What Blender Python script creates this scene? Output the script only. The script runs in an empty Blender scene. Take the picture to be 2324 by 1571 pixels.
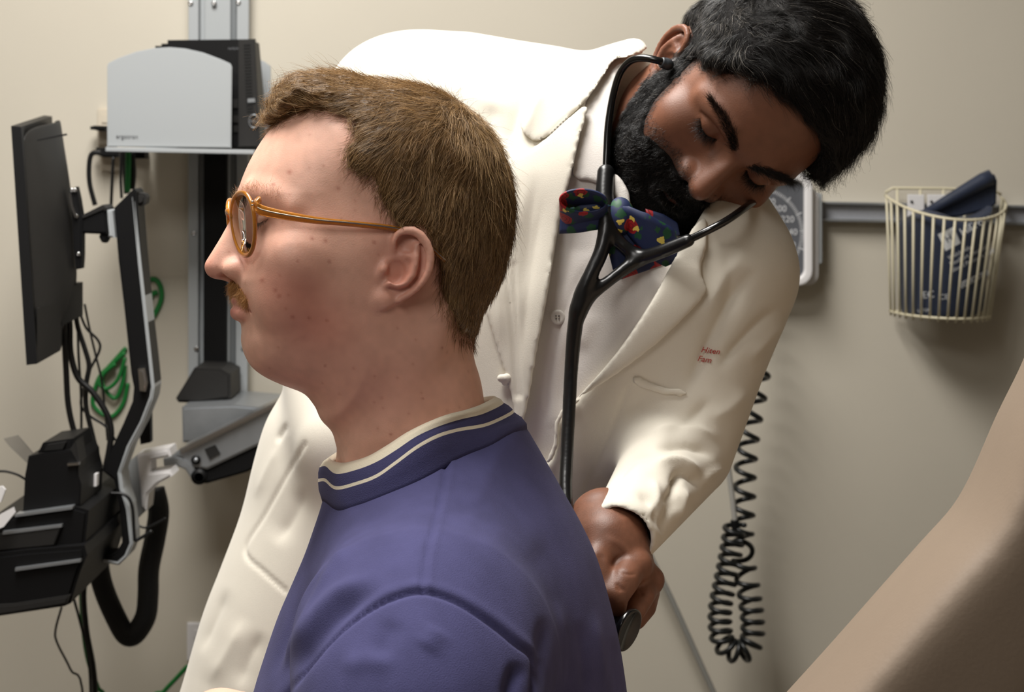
import bpy, bmesh, math, random
import numpy as np
from mathutils import Vector, Matrix, noise as mnoise
from mathutils.bvhtree import BVHTree

# ------------------------------------------------------------------ camera
PW, PH = 2324, 1571
FP = 4166.0                       # focal length in pixels of the 2324 wide frame
CX, CY = PW / 2, PH / 2
CAM_POS = Vector((0.0, 0.0, 1.42))
PITCH, ROLL = math.radians(-6.0), math.radians(1.1)
scene = bpy.context.scene
col = scene.collection
cam_rot = Matrix.Rotation(math.radians(90) + PITCH, 3, 'X') @ Matrix.Rotation(ROLL, 3, 'Z')
CAM_M = Matrix.Translation(CAM_POS) @ cam_rot.to_4x4()
cd = bpy.data.cameras.new('camera'); cam = bpy.data.objects.new('camera', cd)
col.objects.link(cam); cam.matrix_world = CAM_M
cd.sensor_width = 36.0; cd.lens = FP / PW * 36.0
cd.clip_start = 0.05; cd.clip_end = 50
cd.dof.use_dof = True; cd.dof.focus_distance = 1.36; cd.dof.aperture_fstop = 14.0
scene.camera = cam
scene.view_settings.view_transform = 'Standard'
scene.view_settings.look = 'None'
scene.view_settings.gamma = 1.0
scene.view_settings.use_curve_mapping = False
scene.view_settings.exposure = 0.17
# ------------------------------------------------------------------ world, ceiling light and added fill panel
world = bpy.data.worlds.new('world'); scene.world = world
world.use_nodes = True
world.node_tree.nodes['Background'].inputs[0].default_value = (0.9, 0.95, 1.0, 1)
world.node_tree.nodes['Background'].inputs[1].default_value = 0.05
LIGHTS = [(-0.40, 1.62, 0.56, 1.15, 47.0), (-0.85, -0.30, 0.56, 1.15, 19.0)]  # second entry is an added fill that brightens surfaces facing the camera
CEIL = 2.62
for i, (lx, ly, sx, sy, pw) in enumerate(LIGHTS):
    ld = bpy.data.lights.new('ceiling_and_fill_light', 'AREA'); ld.shape = 'RECTANGLE'
    ld.size = sx; ld.size_y = sy; ld.energy = pw; ld.color = (1.0, 0.972, 0.93)
    lo = bpy.data.objects.new('ceiling_and_fill_light', ld); col.objects.link(lo)
    lo.location = (lx, ly, CEIL - 0.03)

RM = np.array(cam_rot); CP = np.array(CAM_POS)
def cam2world(P): return np.asarray(P) @ RM.T + CP
def world2cam(P): return (np.asarray(P) - CP) @ RM
def C(px, py, d):                 # camera space point (x right, y up, z towards the viewer) at depth d
    return np.array([(px - CX) / FP * d, (CY - py) / FP * d, -d])
def W(px, py, d): return cam2world(C(px, py, d))
def wall_pt(px, py, y):           # point on the vertical plane y = const behind the pixel
    r = cam2world(C(px, py, 1.0)) - CP
    return CP + r * (y - CP[1]) / r[1]

# ------------------------------------------------------------------ object helpers
def tag(o, label=None, cat=None, group=None, kind=None):
    if label: o['label'] = label
    if cat: o['category'] = cat
    if group: o['group'] = group
    if kind: o['kind'] = kind
    return o
def empty(name, loc=(0, 0, 0), label=None, cat=None, group=None):
    o = bpy.data.objects.new(name, None); col.objects.link(o); o.location = loc
    o.empty_display_size = 0.05
    return tag(o, label, cat, group)
def link_mesh(name, me, mat=None, parent=None):
    o = bpy.data.objects.new(name, me); col.objects.link(o)
    if mat is not None:
        for m in (mat if isinstance(mat, (list, tuple)) else [mat]): me.materials.append(m)
    if parent is not None:
        o.parent = parent
        o.matrix_parent_inverse = Matrix.Translation(-Vector(parent.location)) if parent.parent is None else (Matrix.Translation(-Vector(parent.parent.location)))
        if parent.parent is not None: o.matrix_parent_inverse = Matrix.Identity(4)
    return o
def np_mesh(name, V, Fc, smooth=True):
    """V (n,3); Fc: (m,k) int array or list of such arrays"""
    me = bpy.data.meshes.new(name)
    V = np.ascontiguousarray(V, dtype=np.float32)
    if not isinstance(Fc, list): Fc = [Fc]
    Fc = [np.asarray(f, dtype=np.int32) for f in Fc if len(f)]
    loops = np.concatenate([f.ravel() for f in Fc]); tot = np.concatenate([np.full(len(f), f.shape[1], np.int32) for f in Fc])
    start = np.concatenate([[0], np.cumsum(tot)[:-1]]).astype(np.int32)
    me.vertices.add(len(V)); me.vertices.foreach_set('co', V.ravel())
    me.loops.add(len(loops)); me.loops.foreach_set('vertex_index', loops)
    me.polygons.add(len(tot)); me.polygons.foreach_set('loop_start', start); me.polygons.foreach_set('loop_total', tot)
    me.polygons.foreach_set('use_smooth', np.full(len(tot), smooth))
    me.update(calc_edges=True); me.validate()
    return me
def set_col(me, rgb, name='Col'):
    a = me.color_attributes.new(name, 'FLOAT_COLOR', 'POINT')
    c = np.ones((len(me.vertices), 4), np.float32); c[:, :3] = rgb
    a.data.foreach_set('color', c.ravel())
def bm_obj(name, bm, mat, parent=None, smooth=False, bevel=None):
    if bevel: bmesh.ops.bevel(bm, geom=[e for e in bm.edges], offset=bevel, segments=2, affect='EDGES', profile=0.6, clamp_overlap=True)
    me = bpy.data.meshes.new(name); bm.to_mesh(me); bm.free()
    if smooth: me.polygons.foreach_set('use_smooth', [True] * len(me.polygons))
    return link_mesh(name, me, mat, parent)

# ------------------------------------------------------------------ material helpers
def srgb(r, g, b):
    f = lambda c: (c / 255 / 12.92) if c / 255 <= 0.04045 else ((c / 255 + 0.055) / 1.055) ** 2.4
    return (f(r), f(g), f(b))
def mat(name, rgb, rough=0.5, metal=0.0, noise=0.0, nscale=40.0, bump=0.0, bscale=200.0, vcol=False, sss=0.0, sssr=0.004, spec=0.5, coat=0.0, sheen=0.0, trans=0.0, ior=1.45, alpha=1.0):
    m = bpy.data.materials.new(name); m.use_nodes = True
    nt = m.node_tree; bs = nt.nodes['Principled BSDF']; L = nt.links
    bs.inputs['Base Color'].default_value = (*rgb, 1); bs.inputs['Roughness'].default_value = rough
    bs.inputs['Metallic'].default_value = metal; bs.inputs['Specular IOR Level'].default_value = spec
    bs.inputs['Coat Weight'].default_value = coat; bs.inputs['Sheen Weight'].default_value = sheen
    bs.inputs['Transmission Weight'].default_value = trans; bs.inputs['IOR'].default_value = ior
    if alpha < 1: bs.inputs['Alpha'].default_value = alpha
    tc = nt.nodes.new('ShaderNodeTexCoord')
    src = None
    if vcol:
        a = nt.nodes.new('ShaderNodeVertexColor'); a.layer_name = 'Col'; src = a.outputs['Color']
    if noise > 0:
        n = nt.nodes.new('ShaderNodeTexNoise'); n.inputs['Scale'].default_value = nscale; n.inputs['Detail'].default_value = 5
        L.new(tc.outputs['Object'], n.inputs['Vector'])
        mr = nt.nodes.new('ShaderNodeMapRange'); mr.inputs['From Min'].default_value = 0.3; mr.inputs['From Max'].default_value = 0.7
        mr.inputs['To Min'].default_value = 1 - noise; mr.inputs['To Max'].default_value = 1 + noise
        L.new(n.outputs['Fac'], mr.inputs['Value'])
        mx = nt.nodes.new('ShaderNodeMix'); mx.data_type = 'RGBA'; mx.blend_type = 'MULTIPLY'; mx.inputs[0].default_value = 1
        if src: L.new(src, mx.inputs[6])
        else: mx.inputs[6].default_value = (*rgb, 1)
        L.new(mr.outputs['Result'], mx.inputs[7]); src = mx.outputs[2]
    if src: L.new(src, bs.inputs['Base Color'])
    if sss > 0:
        bs.inputs['Subsurface Weight'].default_value = sss
        bs.inputs['Subsurface Radius'].default_value = (1.0, 0.36, 0.18); bs.inputs['Subsurface Scale'].default_value = sssr
    if bump > 0:
        n = nt.nodes.new('ShaderNodeTexNoise'); n.inputs['Scale'].default_value = bscale; n.inputs['Detail'].default_value = 4
        L.new(tc.outputs['Object'], n.inputs['Vector'])
        b = nt.nodes.new('ShaderNodeBump'); b.inputs['Strength'].default_value = bump; b.inputs['Distance'].default_value = 0.002
        L.new(n.outputs['Fac'], b.inputs['Height']); L.new(b.outputs['Normal'], bs.inputs['Normal'])
    return m

# ------------------------------------------------------------------ signed distance field tools
def smin(a, b, k):
    h = np.clip(0.5 + 0.5 * (b - a) / k, 0, 1)
    return b + (a - b) * h - k * h * (1 - h)
def smax(a, b, k): return -smin(-a, -b, k)
def s_cone(P, a, b, ra, rb):      # segment with a radius that runs from ra to rb
    a = np.asarray(a, float); b = np.asarray(b, float); ab = b - a
    t = np.clip((P - a) @ ab / max(ab @ ab, 1e-12), 0, 1)
    return np.linalg.norm(P - a - t[:, None] * ab, axis=1) - (ra + (rb - ra) * t)
def s_chain(P, pts, rs, k=None):
    d = None
    for i in range(len(pts) - 1):
        e = s_cone(P, pts[i], pts[i + 1], rs[i], rs[i + 1])
        d = e if d is None else (np.minimum(d, e) if not k else smin(d, e, k))
    return d
def s_ell(P, c, r, R=None):
    q = P - np.asarray(c, float)
    if R is not None: q = q @ np.asarray(R)
    r = np.asarray(r, float)
    k0 = np.linalg.norm(q / r, axis=1); k1 = np.linalg.norm(q / (r * r), axis=1)
    return k0 * (k0 - 1) / np.maximum(k1, 1e-9)
def catmull(pts, n=6, closed=True):
    p = np.asarray(pts, float); N = len(p); out = []
    for i in range(N if closed else N - 1):
        g = lambda j: p[j % N] if closed else p[min(max(j, 0), N - 1)]
        p0, p1, p2, p3 = g(i - 1), g(i), g(i + 1), g(i + 2)
        for t in np.linspace(0, 1, n, endpoint=False):
            out.append(0.5 * ((2 * p1) + (-p0 + p2) * t + (2 * p0 - 5 * p1 + 4 * p2 - p3) * t * t + (-p0 + 3 * p1 - 3 * p2 + p3) * t ** 3))
    if not closed: out.append(p[-1])
    return np.array(out)
def poly_sdf(Q, poly):            # 2D, negative inside
    Q = np.asarray(Q, float); d = np.full(len(Q), 1e18); inside = np.zeros(len(Q), bool)
    n = len(poly)
    for i in range(n):
        a = poly[i]; b = poly[(i + 1) % n]; e = b - a; w = Q - a
        t = np.clip((w @ e) / max(e @ e, 1e-12), 0, 1)
        q = w - t[:, None] * e
        d = np.minimum(d, q[:, 0] ** 2 + q[:, 1] ** 2)
        c = ((a[1] <= Q[:, 1]) != (b[1] <= Q[:, 1]))
        if abs(e[1]) > 1e-12:
            xi = a[0] + (Q[:, 1] - a[1]) * e[0] / e[1]
            inside ^= c & (Q[:, 0] < xi)
    d = np.sqrt(d); return np.where(inside, -d, d)
class Poly2:                      # rasterised polygon distance, bilinear lookup
    def __init__(self, pts, step, pad, smooth=6):
        self.p = catmull(pts, smooth) if smooth else np.asarray(pts, float)
        self.lo = self.p.min(0) - pad; hi = self.p.max(0) + pad; self.h = step
        n = np.ceil((hi - self.lo) / step).astype(int) + 1
        gx, gy = np.meshgrid(*[self.lo[i] + np.arange(n[i]) * step for i in range(2)], indexing='ij')
        self.g = poly_sdf(np.c_[gx.ravel(), gy.ravel()], self.p).reshape(n)
    def __call__(self, Q):
        q = (Q - self.lo) / self.h
        lim = np.array(self.g.shape) - 1.001
        qc = np.clip(q, 0, lim); i = qc.astype(int); f = qc - i
        g = self.g; a, b = i[:, 0], i[:, 1]
        v = (g[a, b] * (1 - f[:, 0]) + g[a + 1, b] * f[:, 0]) * (1 - f[:, 1]) + (g[a, b + 1] * (1 - f[:, 0]) + g[a + 1, b + 1] * f[:, 0]) * f[:, 1]
        return v + np.linalg.norm((q - qc) * self.h, axis=1)
def rbf(Q, pts, vals, sig):
    """normalised gaussian interpolation; pts (n,2), vals (n,k)"""
    pts = np.asarray(pts, float); vals = np.asarray(vals, float)
    d2 = ((Q[:, None, :] - pts[None]) ** 2).sum(-1)
    w = np.exp(-(d2 - d2.min(1, keepdims=True)) / (2 * sig * sig))
    return (w @ vals) / w.sum(1, keepdims=True)
def sdf_grid(f, lo, hi, h, coarse=4, margin=2.2):
    lo = np.asarray(lo, float); hi = np.asarray(hi, float); H = h * coarse
    nc = np.ceil((hi - lo) / H).astype(int); ax = [lo[i] + (np.arange(nc[i]) + 0.5) * H - h / 2 for i in range(3)]
    G = np.stack(np.meshgrid(*ax, indexing='ij'), -1).reshape(-1, 3)
    Fc = np.concatenate([f(c) for c in np.array_split(G, max(1, len(G) // 200000))]).reshape(nc)
    F = np.repeat(np.repeat(np.repeat(Fc, coarse, 0), coarse, 1), coarse, 2).astype(np.float32)
    act = np.argwhere(np.abs(Fc) < H * margin)
    off = np.stack(np.meshgrid(*[np.arange(coarse)] * 3, indexing='ij'), -1).reshape(-1, 3)
    for blk in np.array_split(act, max(1, len(act) * coarse ** 3 // 400000)):
        I = (blk[:, None, :] * coarse + off[None]).reshape(-1, 3)
        F[I[:, 0], I[:, 1], I[:, 2]] = f(lo + I * h)
    return F, lo, h
def surface_nets(F, lo, h):
    S = F < 0
    c = [S[i:S.shape[0] - 1 + i, j:S.shape[1] - 1 + j, k:S.shape[2] - 1 + k] for i in (0, 1) for j in (0, 1) for k in (0, 1)]
    any_ = c[0].copy(); all_ = c[0].copy()
    for x in c[1:]: any_ |= x; all_ &= x
    A = any_ & ~all_; idx = np.argwhere(A)
    offs = np.array([(i, j, k) for i in (0, 1) for j in (0, 1) for k in (0, 1)])
    vals = np.stack([F[idx[:, 0] + o[0], idx[:, 1] + o[1], idx[:, 2] + o[2]] for o in offs], 1)
    acc = np.zeros((len(idx), 3)); cnt = np.zeros(len(idx))
    for a in range(8):
        for b in range(a + 1, 8):
            if np.abs(offs[a] - offs[b]).sum() != 1: continue
            va, vb = vals[:, a], vals[:, b]; m = (va < 0) != (vb < 0)
            t = np.where(m, va / np.where(m, va - vb, 1), 0)
            acc += np.where(m[:, None], offs[a] + t[:, None] * (offs[b] - offs[a]), 0); cnt += m
    V = lo + (idx + acc / cnt[:, None]) * h
    vid = np.full(A.shape, -1, np.int32); vid[A] = np.arange(len(idx))
    quads = []
    for ax in range(3):
        s0 = [slice(1, -1)] * 3; s1 = [slice(1, -1)] * 3
        s0[ax] = slice(0, S.shape[ax] - 1); s1[ax] = slice(1, S.shape[ax])
        a, b = S[tuple(s0)], S[tuple(s1)]
        E = np.argwhere(a != b); sg = a[E[:, 0], E[:, 1], E[:, 2]]
        o = np.ones(3, int); o[ax] = 0; E = E + o
        u, v = (ax + 1) % 3, (ax + 2) % 3
        def cell(du, dv):
            q = E.copy(); q[:, u] -= du; q[:, v] -= dv
            return vid[q[:, 0], q[:, 1], q[:, 2]]
        Q = np.stack([cell(1, 1), cell(0, 1), cell(0, 0), cell(1, 0)], 1)
        Q[~sg] = Q[~sg][:, ::-1]
        quads.append(Q[(Q >= 0).all(1)])
    return V, np.concatenate(quads)
def vnormals(V, Q):
    N = np.zeros_like(V); n = np.cross(V[Q[:, 2]] - V[Q[:, 0]], V[Q[:, 3 if Q.shape[1] > 3 else 1]] - V[Q[:, 1 if Q.shape[1] > 3 else 0]])
    if Q.shape[1] == 3: n = np.cross(V[Q[:, 1]] - V[Q[:, 0]], V[Q[:, 2]] - V[Q[:, 0]])
    for i in range(Q.shape[1]):
        for k in range(3): N[:, k] += np.bincount(Q[:, i], n[:, k], len(V))
    return N / np.maximum(np.linalg.norm(N, axis=1, keepdims=True), 1e-12)
def laplace(V, Q, it=2, lam=0.5):
    E = np.concatenate([np.c_[Q[:, i], Q[:, (i + 1) % Q.shape[1]]] for i in range(Q.shape[1])])
    deg = np.maximum(np.bincount(E[:, 0], minlength=len(V)) + np.bincount(E[:, 1], minlength=len(V)), 1)
    for _ in range(it):
        S = np.stack([np.bincount(E[:, 0], V[E[:, 1], k], len(V)) + np.bincount(E[:, 1], V[E[:, 0], k], len(V)) for k in range(3)], 1)
        V = V + lam * (S / deg[:, None] - V)
    return V
def sdf_mesh(f, lo, hi, h, smooth=2):
    F, lo, h = sdf_grid(f, lo, hi, h)
    V, Q = surface_nets(F, lo, h)
    if smooth: V = laplace(V, Q, smooth)
    return V, Q
def seg_dist(Q, line):            # distance and running parameter 0..1 along a polyline, 2D or 3D; sign of side in 2D
    line = np.asarray(line, float); best = np.full(len(Q), 1e18); par = np.zeros(len(Q)); side = np.zeros(len(Q))
    L = np.r_[0, np.cumsum(np.linalg.norm(np.diff(line, axis=0), axis=1))]
    for i in range(len(line) - 1):
        a, b = line[i], line[i + 1]; e = b - a; w = Q - a
        t = np.clip(w @ e / max(e @ e, 1e-12), 0, 1); q = w - t[:, None] * e
        d = (q ** 2).sum(1); m = d < best
        best[m] = d[m]; par[m] = (L[i] + t[m] * (L[i + 1] - L[i])) / L[-1]
        if Q.shape[1] == 2: side[m] = np.sign(e[0] * w[m, 1] - e[1] * w[m, 0])
    return np.sqrt(best), par, side
def project(Pc):                  # camera space -> pixels
    d = -Pc[:, 2]
    return np.c_[CX + FP * Pc[:, 0] / d, CY - FP * Pc[:, 1] / d]
# ------------------------------------------------------------------ the room
YW = 2.80                                           # back wall plane
m_wall = mat('wall_paint', srgb(202, 195, 180), 0.75, noise=0.03, nscale=3, bump=0.12, bscale=320)
m_ceil = mat('ceiling_tile', (0.66, 0.65, 0.62), 0.9)
m_floor = mat('floor_vinyl', srgb(92, 86, 80), 0.45, noise=0.1, nscale=8)
m_oth = mat('wall_paint_plain', srgb(150, 140, 126), 0.8)
def box_bm(x0, x1, y0, y1, z0, z1, bm=None):
    bm = bm or bmesh.new()
    v = [bm.verts.new((x, y, z)) for x in (x0, x1) for y in (y0, y1) for z in (z0, z1)]
    for f in ((0, 1, 3, 2), (4, 6, 7, 5), (0, 4, 5, 1), (2, 3, 7, 6), (0, 2, 6, 4), (1, 5, 7, 3)): bm.faces.new([v[i] for i in f])
    return bm
def struct(name, x0, x1, y0, y1, z0, z1, m): return tag(bm_obj(name, box_bm(x0, x1, y0, y1, z0, z1), m), kind='structure')
struct('wall_back', -2.2, 2.2, YW, YW + 0.1, 0, CEIL + 0.1, m_wall)
struct('wall_left', -2.2, -2.1, -2.2, YW, 0, CEIL, m_oth)
struct('wall_right', 2.1, 2.2, -2.2, YW, 0, CEIL, m_oth)
struct('wall_front', -2.2, 2.2, -2.3, -2.2, 0, CEIL, m_oth)
struct('floor', -2.2, 2.2, -2.3, YW + 0.1, -0.1, 0, m_floor)
struct('ceiling', -2.2, 2.2, -2.3, YW + 0.1, CEIL, CEIL + 0.1, m_ceil)
# ------------------------------------------------------------------ heads (local frame in millimetres: L to the head's left, F forward, U up)
class Frame:
    def __init__(self, o, L, F, U, s=1.0):
        self.o = np.asarray(o, float); self.R = np.stack([L, F, U]).astype(float); self.s = s
    def to_cam(self, P): return self.o + (np.asarray(P, float) * (0.001 * self.s)) @ self.R
    def from_cam(self, P): return (np.asarray(P, float) - self.o) @ self.R.T / (0.001 * self.s)
    def px(self, px, py, L=0.0):  # local point on the plane at lateral offset L seen through the pixel
        r = C(px, py, 1.0); l = self.R[0]
        t = (self.o @ l + L * 0.001 * self.s) / (r @ l)
        return self.from_cam((r * t)[None])[0]

YAW = math.radians(15)
FR_P = Frame(C(880, 620, 1.36), (math.sin(YAW), 0, math.cos(YAW)), (-math.cos(YAW), 0, math.sin(YAW)), (0, 1, 0))
def fu(pts, L=0.0): return np.array([FR_P.px(x, y, L)[1:] for x, y in pts])
def pp(x, y, L=0.0): return FR_P.px(x, y, L)

BASE_PX = [(634, 270), (680, 230), (740, 209), (820, 203), (900, 208), (980, 228), (1050, 272), (1102, 335), (1131, 410), (1139, 490), (1130, 570),
           (1107, 650), (1076, 722), (1060, 775), (1030, 840), (960, 905), (850, 950), (748, 962), (716, 922), (690, 894), (640, 874), (600, 855), (571, 832),
           (554, 801), (548, 773), (549, 747), (545, 718), (540, 690), (534, 660), (533, 632), (545, 600), (556, 560), (556, 520), (546, 485), (540, 462), (540, 440), (549, 408),
           (569, 362), (599, 312)]
BASE_FU = fu(BASE_PX)
BASE = Poly2(BASE_FU, 0.6, 40)
#            F,   U,    W,  T
WT = np.array([(0, 85, 76, 78), (60, 95, 70, 66), (-60, 70, 72, 76), (-70, 20, 72, 74), (60, 55, 66, 56), (98, 62, 60, 46), (100, 40, 60, 40), (60, 15, 70, 52),
               (95, 5, 62, 40), (85, -25, 60, 48), (20, -10, 71, 60), (20, -45, 64, 52), (70, -55, 56, 52), (100, -50, 46, 44), (95, -75, 36, 36), (40, -85, 54, 44),
               (0, -90, 56, 48), (-40, -60, 58, 56), (-50, -20, 66, 66), (-10, 30, 75, 72)], float)
EAR_C = np.array([(520, 700), (560, 540), (575, 410), (620, 320), (700, 272), (800, 272), (900, 330), (980, 440), (1030, 570), (1037, 700), (1012, 830), (955, 950), (870, 1060), (760, 1150), (640, 1225)], float)
EAR_OUT = np.array([(500, 560), (520, 380), (600, 270), (760, 215), (900, 270), (1020, 400), (1090, 560), (1095, 700), (1050, 860), (960, 1010), (850, 1140), (700, 1240), (560, 1310), (420, 1365), (310, 1350), (245, 1250), (245, 1130), (310, 1050), (330, 950), (400, 800)], float)
ek = 0.0512
def earc(p): p = np.asarray(p, float); return np.c_[(p[:, 0] - 680) * ek, (780 - p[:, 1]) * ek]
EAR_POLY = Poly2(earc(EAR_OUT), 0.5, 12)
def ear_sdf(E):
    """E: ear coordinates (back, up, out), mm"""
    x, y, z = E.T
    zp = 0.33 * x + 0.05 * y                       # the ear stands away from the head towards its back edge
    q = np.c_[x, y, z - zp]
    d2 = EAR_POLY(q[:, :2]) + 0.8
    plate = smax(d2, np.abs(q[:, 2] + 1.6) - 1.9, 1.6)
    T = lambda pts, zz: np.c_[earc(pts), np.broadcast_to(zz, len(pts))]
    hz = np.array([-2.5, 0, 2.4, 3.6, 4.2, 4.4, 4.4, 4.2, 4.0, 3.6, 3.2, 2.6, 2.0, 1.2, 0.6])
    hr = np.array([1.6, 2.4, 2.8, 3.0, 3.1, 3.2, 3.2, 3.1, 3.0, 2.8, 2.6, 2.5, 2.3, 2.2, 2.2])
    d = plate
    d = smin(d, s_chain(q, T(EAR_C, hz), hr), 1.0)
    ah = [(860, 470), (850, 600), (838, 740), (805, 880), (720, 985), (620, 1020), (520, 985), (450, 1020)]
    d = smin(d, s_chain(q, T(ah, [0.6, 2.2, 3.0, 3.2, 3.0, 2.8, 2.8, 1.5]), [2.8, 2.9, 2.8, 2.7, 2.5, 2.4, 2.6, 2.0]), 1.6)
    d = smin(d, s_chain(q, T([(830, 640), (740, 610), (660, 560)], [2.0, 1.0, -1.0]), [2.8, 2.4, 2.0]), 2.0)
    lobe = s_ell(q, (*earc([(400, 1200)])[0], 0.0), (8.5, 8.0, 4.0))
    d = smin(d, lobe, 3.0)
    con = s_ell(q, (*earc([(600, 830)])[0], 2.0), (7.4, 8.8, 8.5))
    d = smax(d, -con, 1.0)
    con2 = s_ell(q, (*earc([(680, 450)])[0], 3.0), (4.4, 6.5, 5.2))
    d = smax(d, -con2, 1.6)
    bowl = smax(s_ell(q, (*earc([(620, 830)])[0], -2.0), (10.5, 12.0, 9.5)), -con, 1.2)
    bowl = smax(bowl, q[:, 2] - 1.5, 1.5)
    d = smin(d, bowl, 2.0)
    d = smin(d, s_chain(q, T([(450, 690), (420, 800), (360, 910)], [0.5, 2.2, 0.5]), [2.6, 3.6, 2.6]), 2.2)
    return d

class Head:
    def __init__(self, nose, ear_o, ear_tilt=0.0, ear_out=0.30, cheek=1.0, lidU=38.0, face_w=1.0, lips=1.0, open_eye=False):
        self.nose = nose; self.ear_o = np.asarray(ear_o, float); self.et = ear_tilt; self.eo = ear_out; self.cheek = cheek; self.fw = face_w; self.lips = lips
        self.open_eye = open_eye
    def base(self, P):
        wt = rbf(P[:, 1:], WT[:, :2], WT[:, 2:], 24.0); Wd = wt[:, 0] * self.fw; T = wt[:, 1]
        t = -BASE(P[:, 1:])
        r = np.sqrt(np.maximum(0, 1 - t / T) ** 2 + (P[:, 0] / Wd) ** 2)
        return (r - 1) * np.minimum(Wd, T)
    def ear_coords(self, P):
        A = P.copy(); A[:, 0] = np.abs(A[:, 0])
        q = A - self.ear_o
        c, s = math.cos(self.et), math.sin(self.et)
        back = -q[:, 1] * c - q[:, 2] * s * 1.0; up = -q[:, 1] * s + q[:, 2] * c
        back = -q[:, 1] * c + q[:, 2] * s; up = q[:, 1] * s + q[:, 2] * c
        return np.c_[back, up, q[:, 0] - self.eo * 0]
    def __call__(self, P):
        A = P.copy(); A[:, 0] = np.abs(A[:, 0])
        d = self.base(A)
        # brow ridge, sockets, cheeks
        d = smin(d, s_chain(A, [(10, 101, 52), (24, 100, 56), (42, 91, 53), (54, 78, 44)], [5, 6, 5.5, 5]), 10)
        d = smax(d, -s_ell(A, (31, 106, 36), (15, 12, 10)), 9)
        d = smax(d, -s_ell(A, (17, 112, 34), (7, 10, 12)), 8)
        d = smin(d, s_ell(A, (46, 76, 6), (21, 22, 22)), 14)
        d = smin(d, s_ell(A, (40, 82, -22), (19 * self.cheek, 19, 22)), 14)
        # eyelids over the eyeballs
        eye = s_ell(A, (32, 86.5, 36.5), (14.0, 13.6, 12.4))
        d = smin(d, eye, 2.6)
        lash = s_chain(A, [(20, 96.5, 34.5), (26, 99.8, 32.2), (32, 100.4, 31.6), (38, 98.6, 32.6), (44, 94, 35.5)], [0.9] * 5)
        d = smax(d, -lash, 1.6)
        fold = s_chain(A, [(21, 99, 43.5), (31, 100.4, 45.5), (40, 97, 44), (46.5, 91, 40)], [0.8] * 4)
        d = smax(d, -fold, 2.2)
        # nose
        n = self.nose
        d = smin(d, s_chain(A, n['bridge'], n['br']), 7)
        d = smin(d, s_chain(A, n['body'], n['bodyr']), 9)
        d = smin(d, s_ell(A, n['ala'], n['alar']), 5)
        d = smin(d, s_chain(A, [n['bridge'][-1], n['sub']], [n['br'][-1] * 0.62, 3.5]), 3.5)
        d = smax(d, -s_ell(A, n['nos'], n['nosr']), 2.0)
        crease = s_chain(A, n['crease'], [1.0, 1.3, 1.0])
        d = smax(d, -crease, 4.0)
        # mouth
        m0, m1, m2 = pp(531, 694), pp(547, 698, 13), pp(578, 707, 25)
        m2[0] = 25; m1[0] = 13
        u0, u1 = pp(538, 683), pp(549, 686, 12)
        l0, l1 = pp(541, 709), pp(550, 711, 12)
        k = self.lips
        d = smin(d, s_chain(A, [u0, u1, m2 - (0, 3, -1)], [4.4 * k, 3.8 * k, 1.6]), 2.6)
        d = smin(d, s_chain(A, [l0, l1, m2 - (0, 3, 1)], [6.2 * k, 5.2 * k, 1.6]), 3.0)
        d = smax(d, -s_chain(A, [m0 + (0, 2, 0), m1 + (0, 1.6, 0), m2 + (0, 0.8, 0)], [1.1, 1.1, 1.0]), 1.6)
        d = smax(d, -s_chain(A, [m2 + (1, -1, 0), m2 + (4, -3, -4)], [1.0, 0.6]), 4.0)
        # ears
        E = self.ear_coords(A)
        near = (np.abs(E[:, 0]) < 34) & (np.abs(E[:, 1]) < 44) & (np.abs(E[:, 2]) < 34)
        if near.any():
            e = ear_sdf(E[near]); dn = d[near]
            # hollow behind the ear so that it stands free
            d = d.copy(); d[near] = smin(dn, e, 2.2)
        return d
NOSE_P = dict(bridge=[pp(558, 474), pp(545, 497), pp(520, 549), pp(491, 606)], br=[4.5, 5.2, 6.6, 8.6],
              body=[pp(575, 490), pp(556, 550), pp(535, 600)], bodyr=[9, 11.5, 11.5],
              ala=np.array((12.5, 0, 0)) + pp(541, 613), alar=(8.0, 12.5, 8.2), sub=pp(528, 630), nos=np.array((6.6, 0, 0)) + pp(517, 630), nosr=(3.2, 6.5, 3.4),
              crease=[pp(556, 590) + (19, -8, 0), pp(575, 612) + (21, -6, 0), pp(572, 632) + (20, -6, 0)])
# ------------------------------------------------------------------ hair strands as three sided tapering tubes
def strands(P, radii, taper=0.25):
    """P (n, s, 3) polyline points in world space; radii (n,) -> V, Q (3 sides)"""
    n, s, _ = P.shape
    Tn = np.gradient(P, axis=1); Tn /= np.maximum(np.linalg.norm(Tn, axis=2, keepdims=True), 1e-9)
    ref = np.where(np.abs(Tn[:, :1, 2:3]) > 0.9, np.array([1.0, 0, 0]), np.array([0, 0, 1.0]))
    A = np.cross(Tn, np.broadcast_to(ref, Tn.shape)); A /= np.maximum(np.linalg.norm(A, axis=2, keepdims=True), 1e-9)
    B = np.cross(Tn, A)
    w = radii[:, None] * np.linspace(1, taper, s)[None]
    ring = []
    for k in range(3):
        a = 2 * math.pi * k / 3
        ring.append(P + (math.cos(a) * A + math.sin(a) * B) * w[..., None])
    V = np.stack(ring, 2)                          # n, s, 3, 3
    idx = np.arange(n * s * 3).reshape(n, s, 3)
    Q = []
    for k in range(3):
        k2 = (k + 1) % 3
        Q.append(np.stack([idx[:, :-1, k], idx[:, :-1, k2], idx[:, 1:, k2], idx[:, 1:, k]], -1).reshape(-1, 4))
    return V.reshape(-1, 3), np.concatenate(Q)
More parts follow.
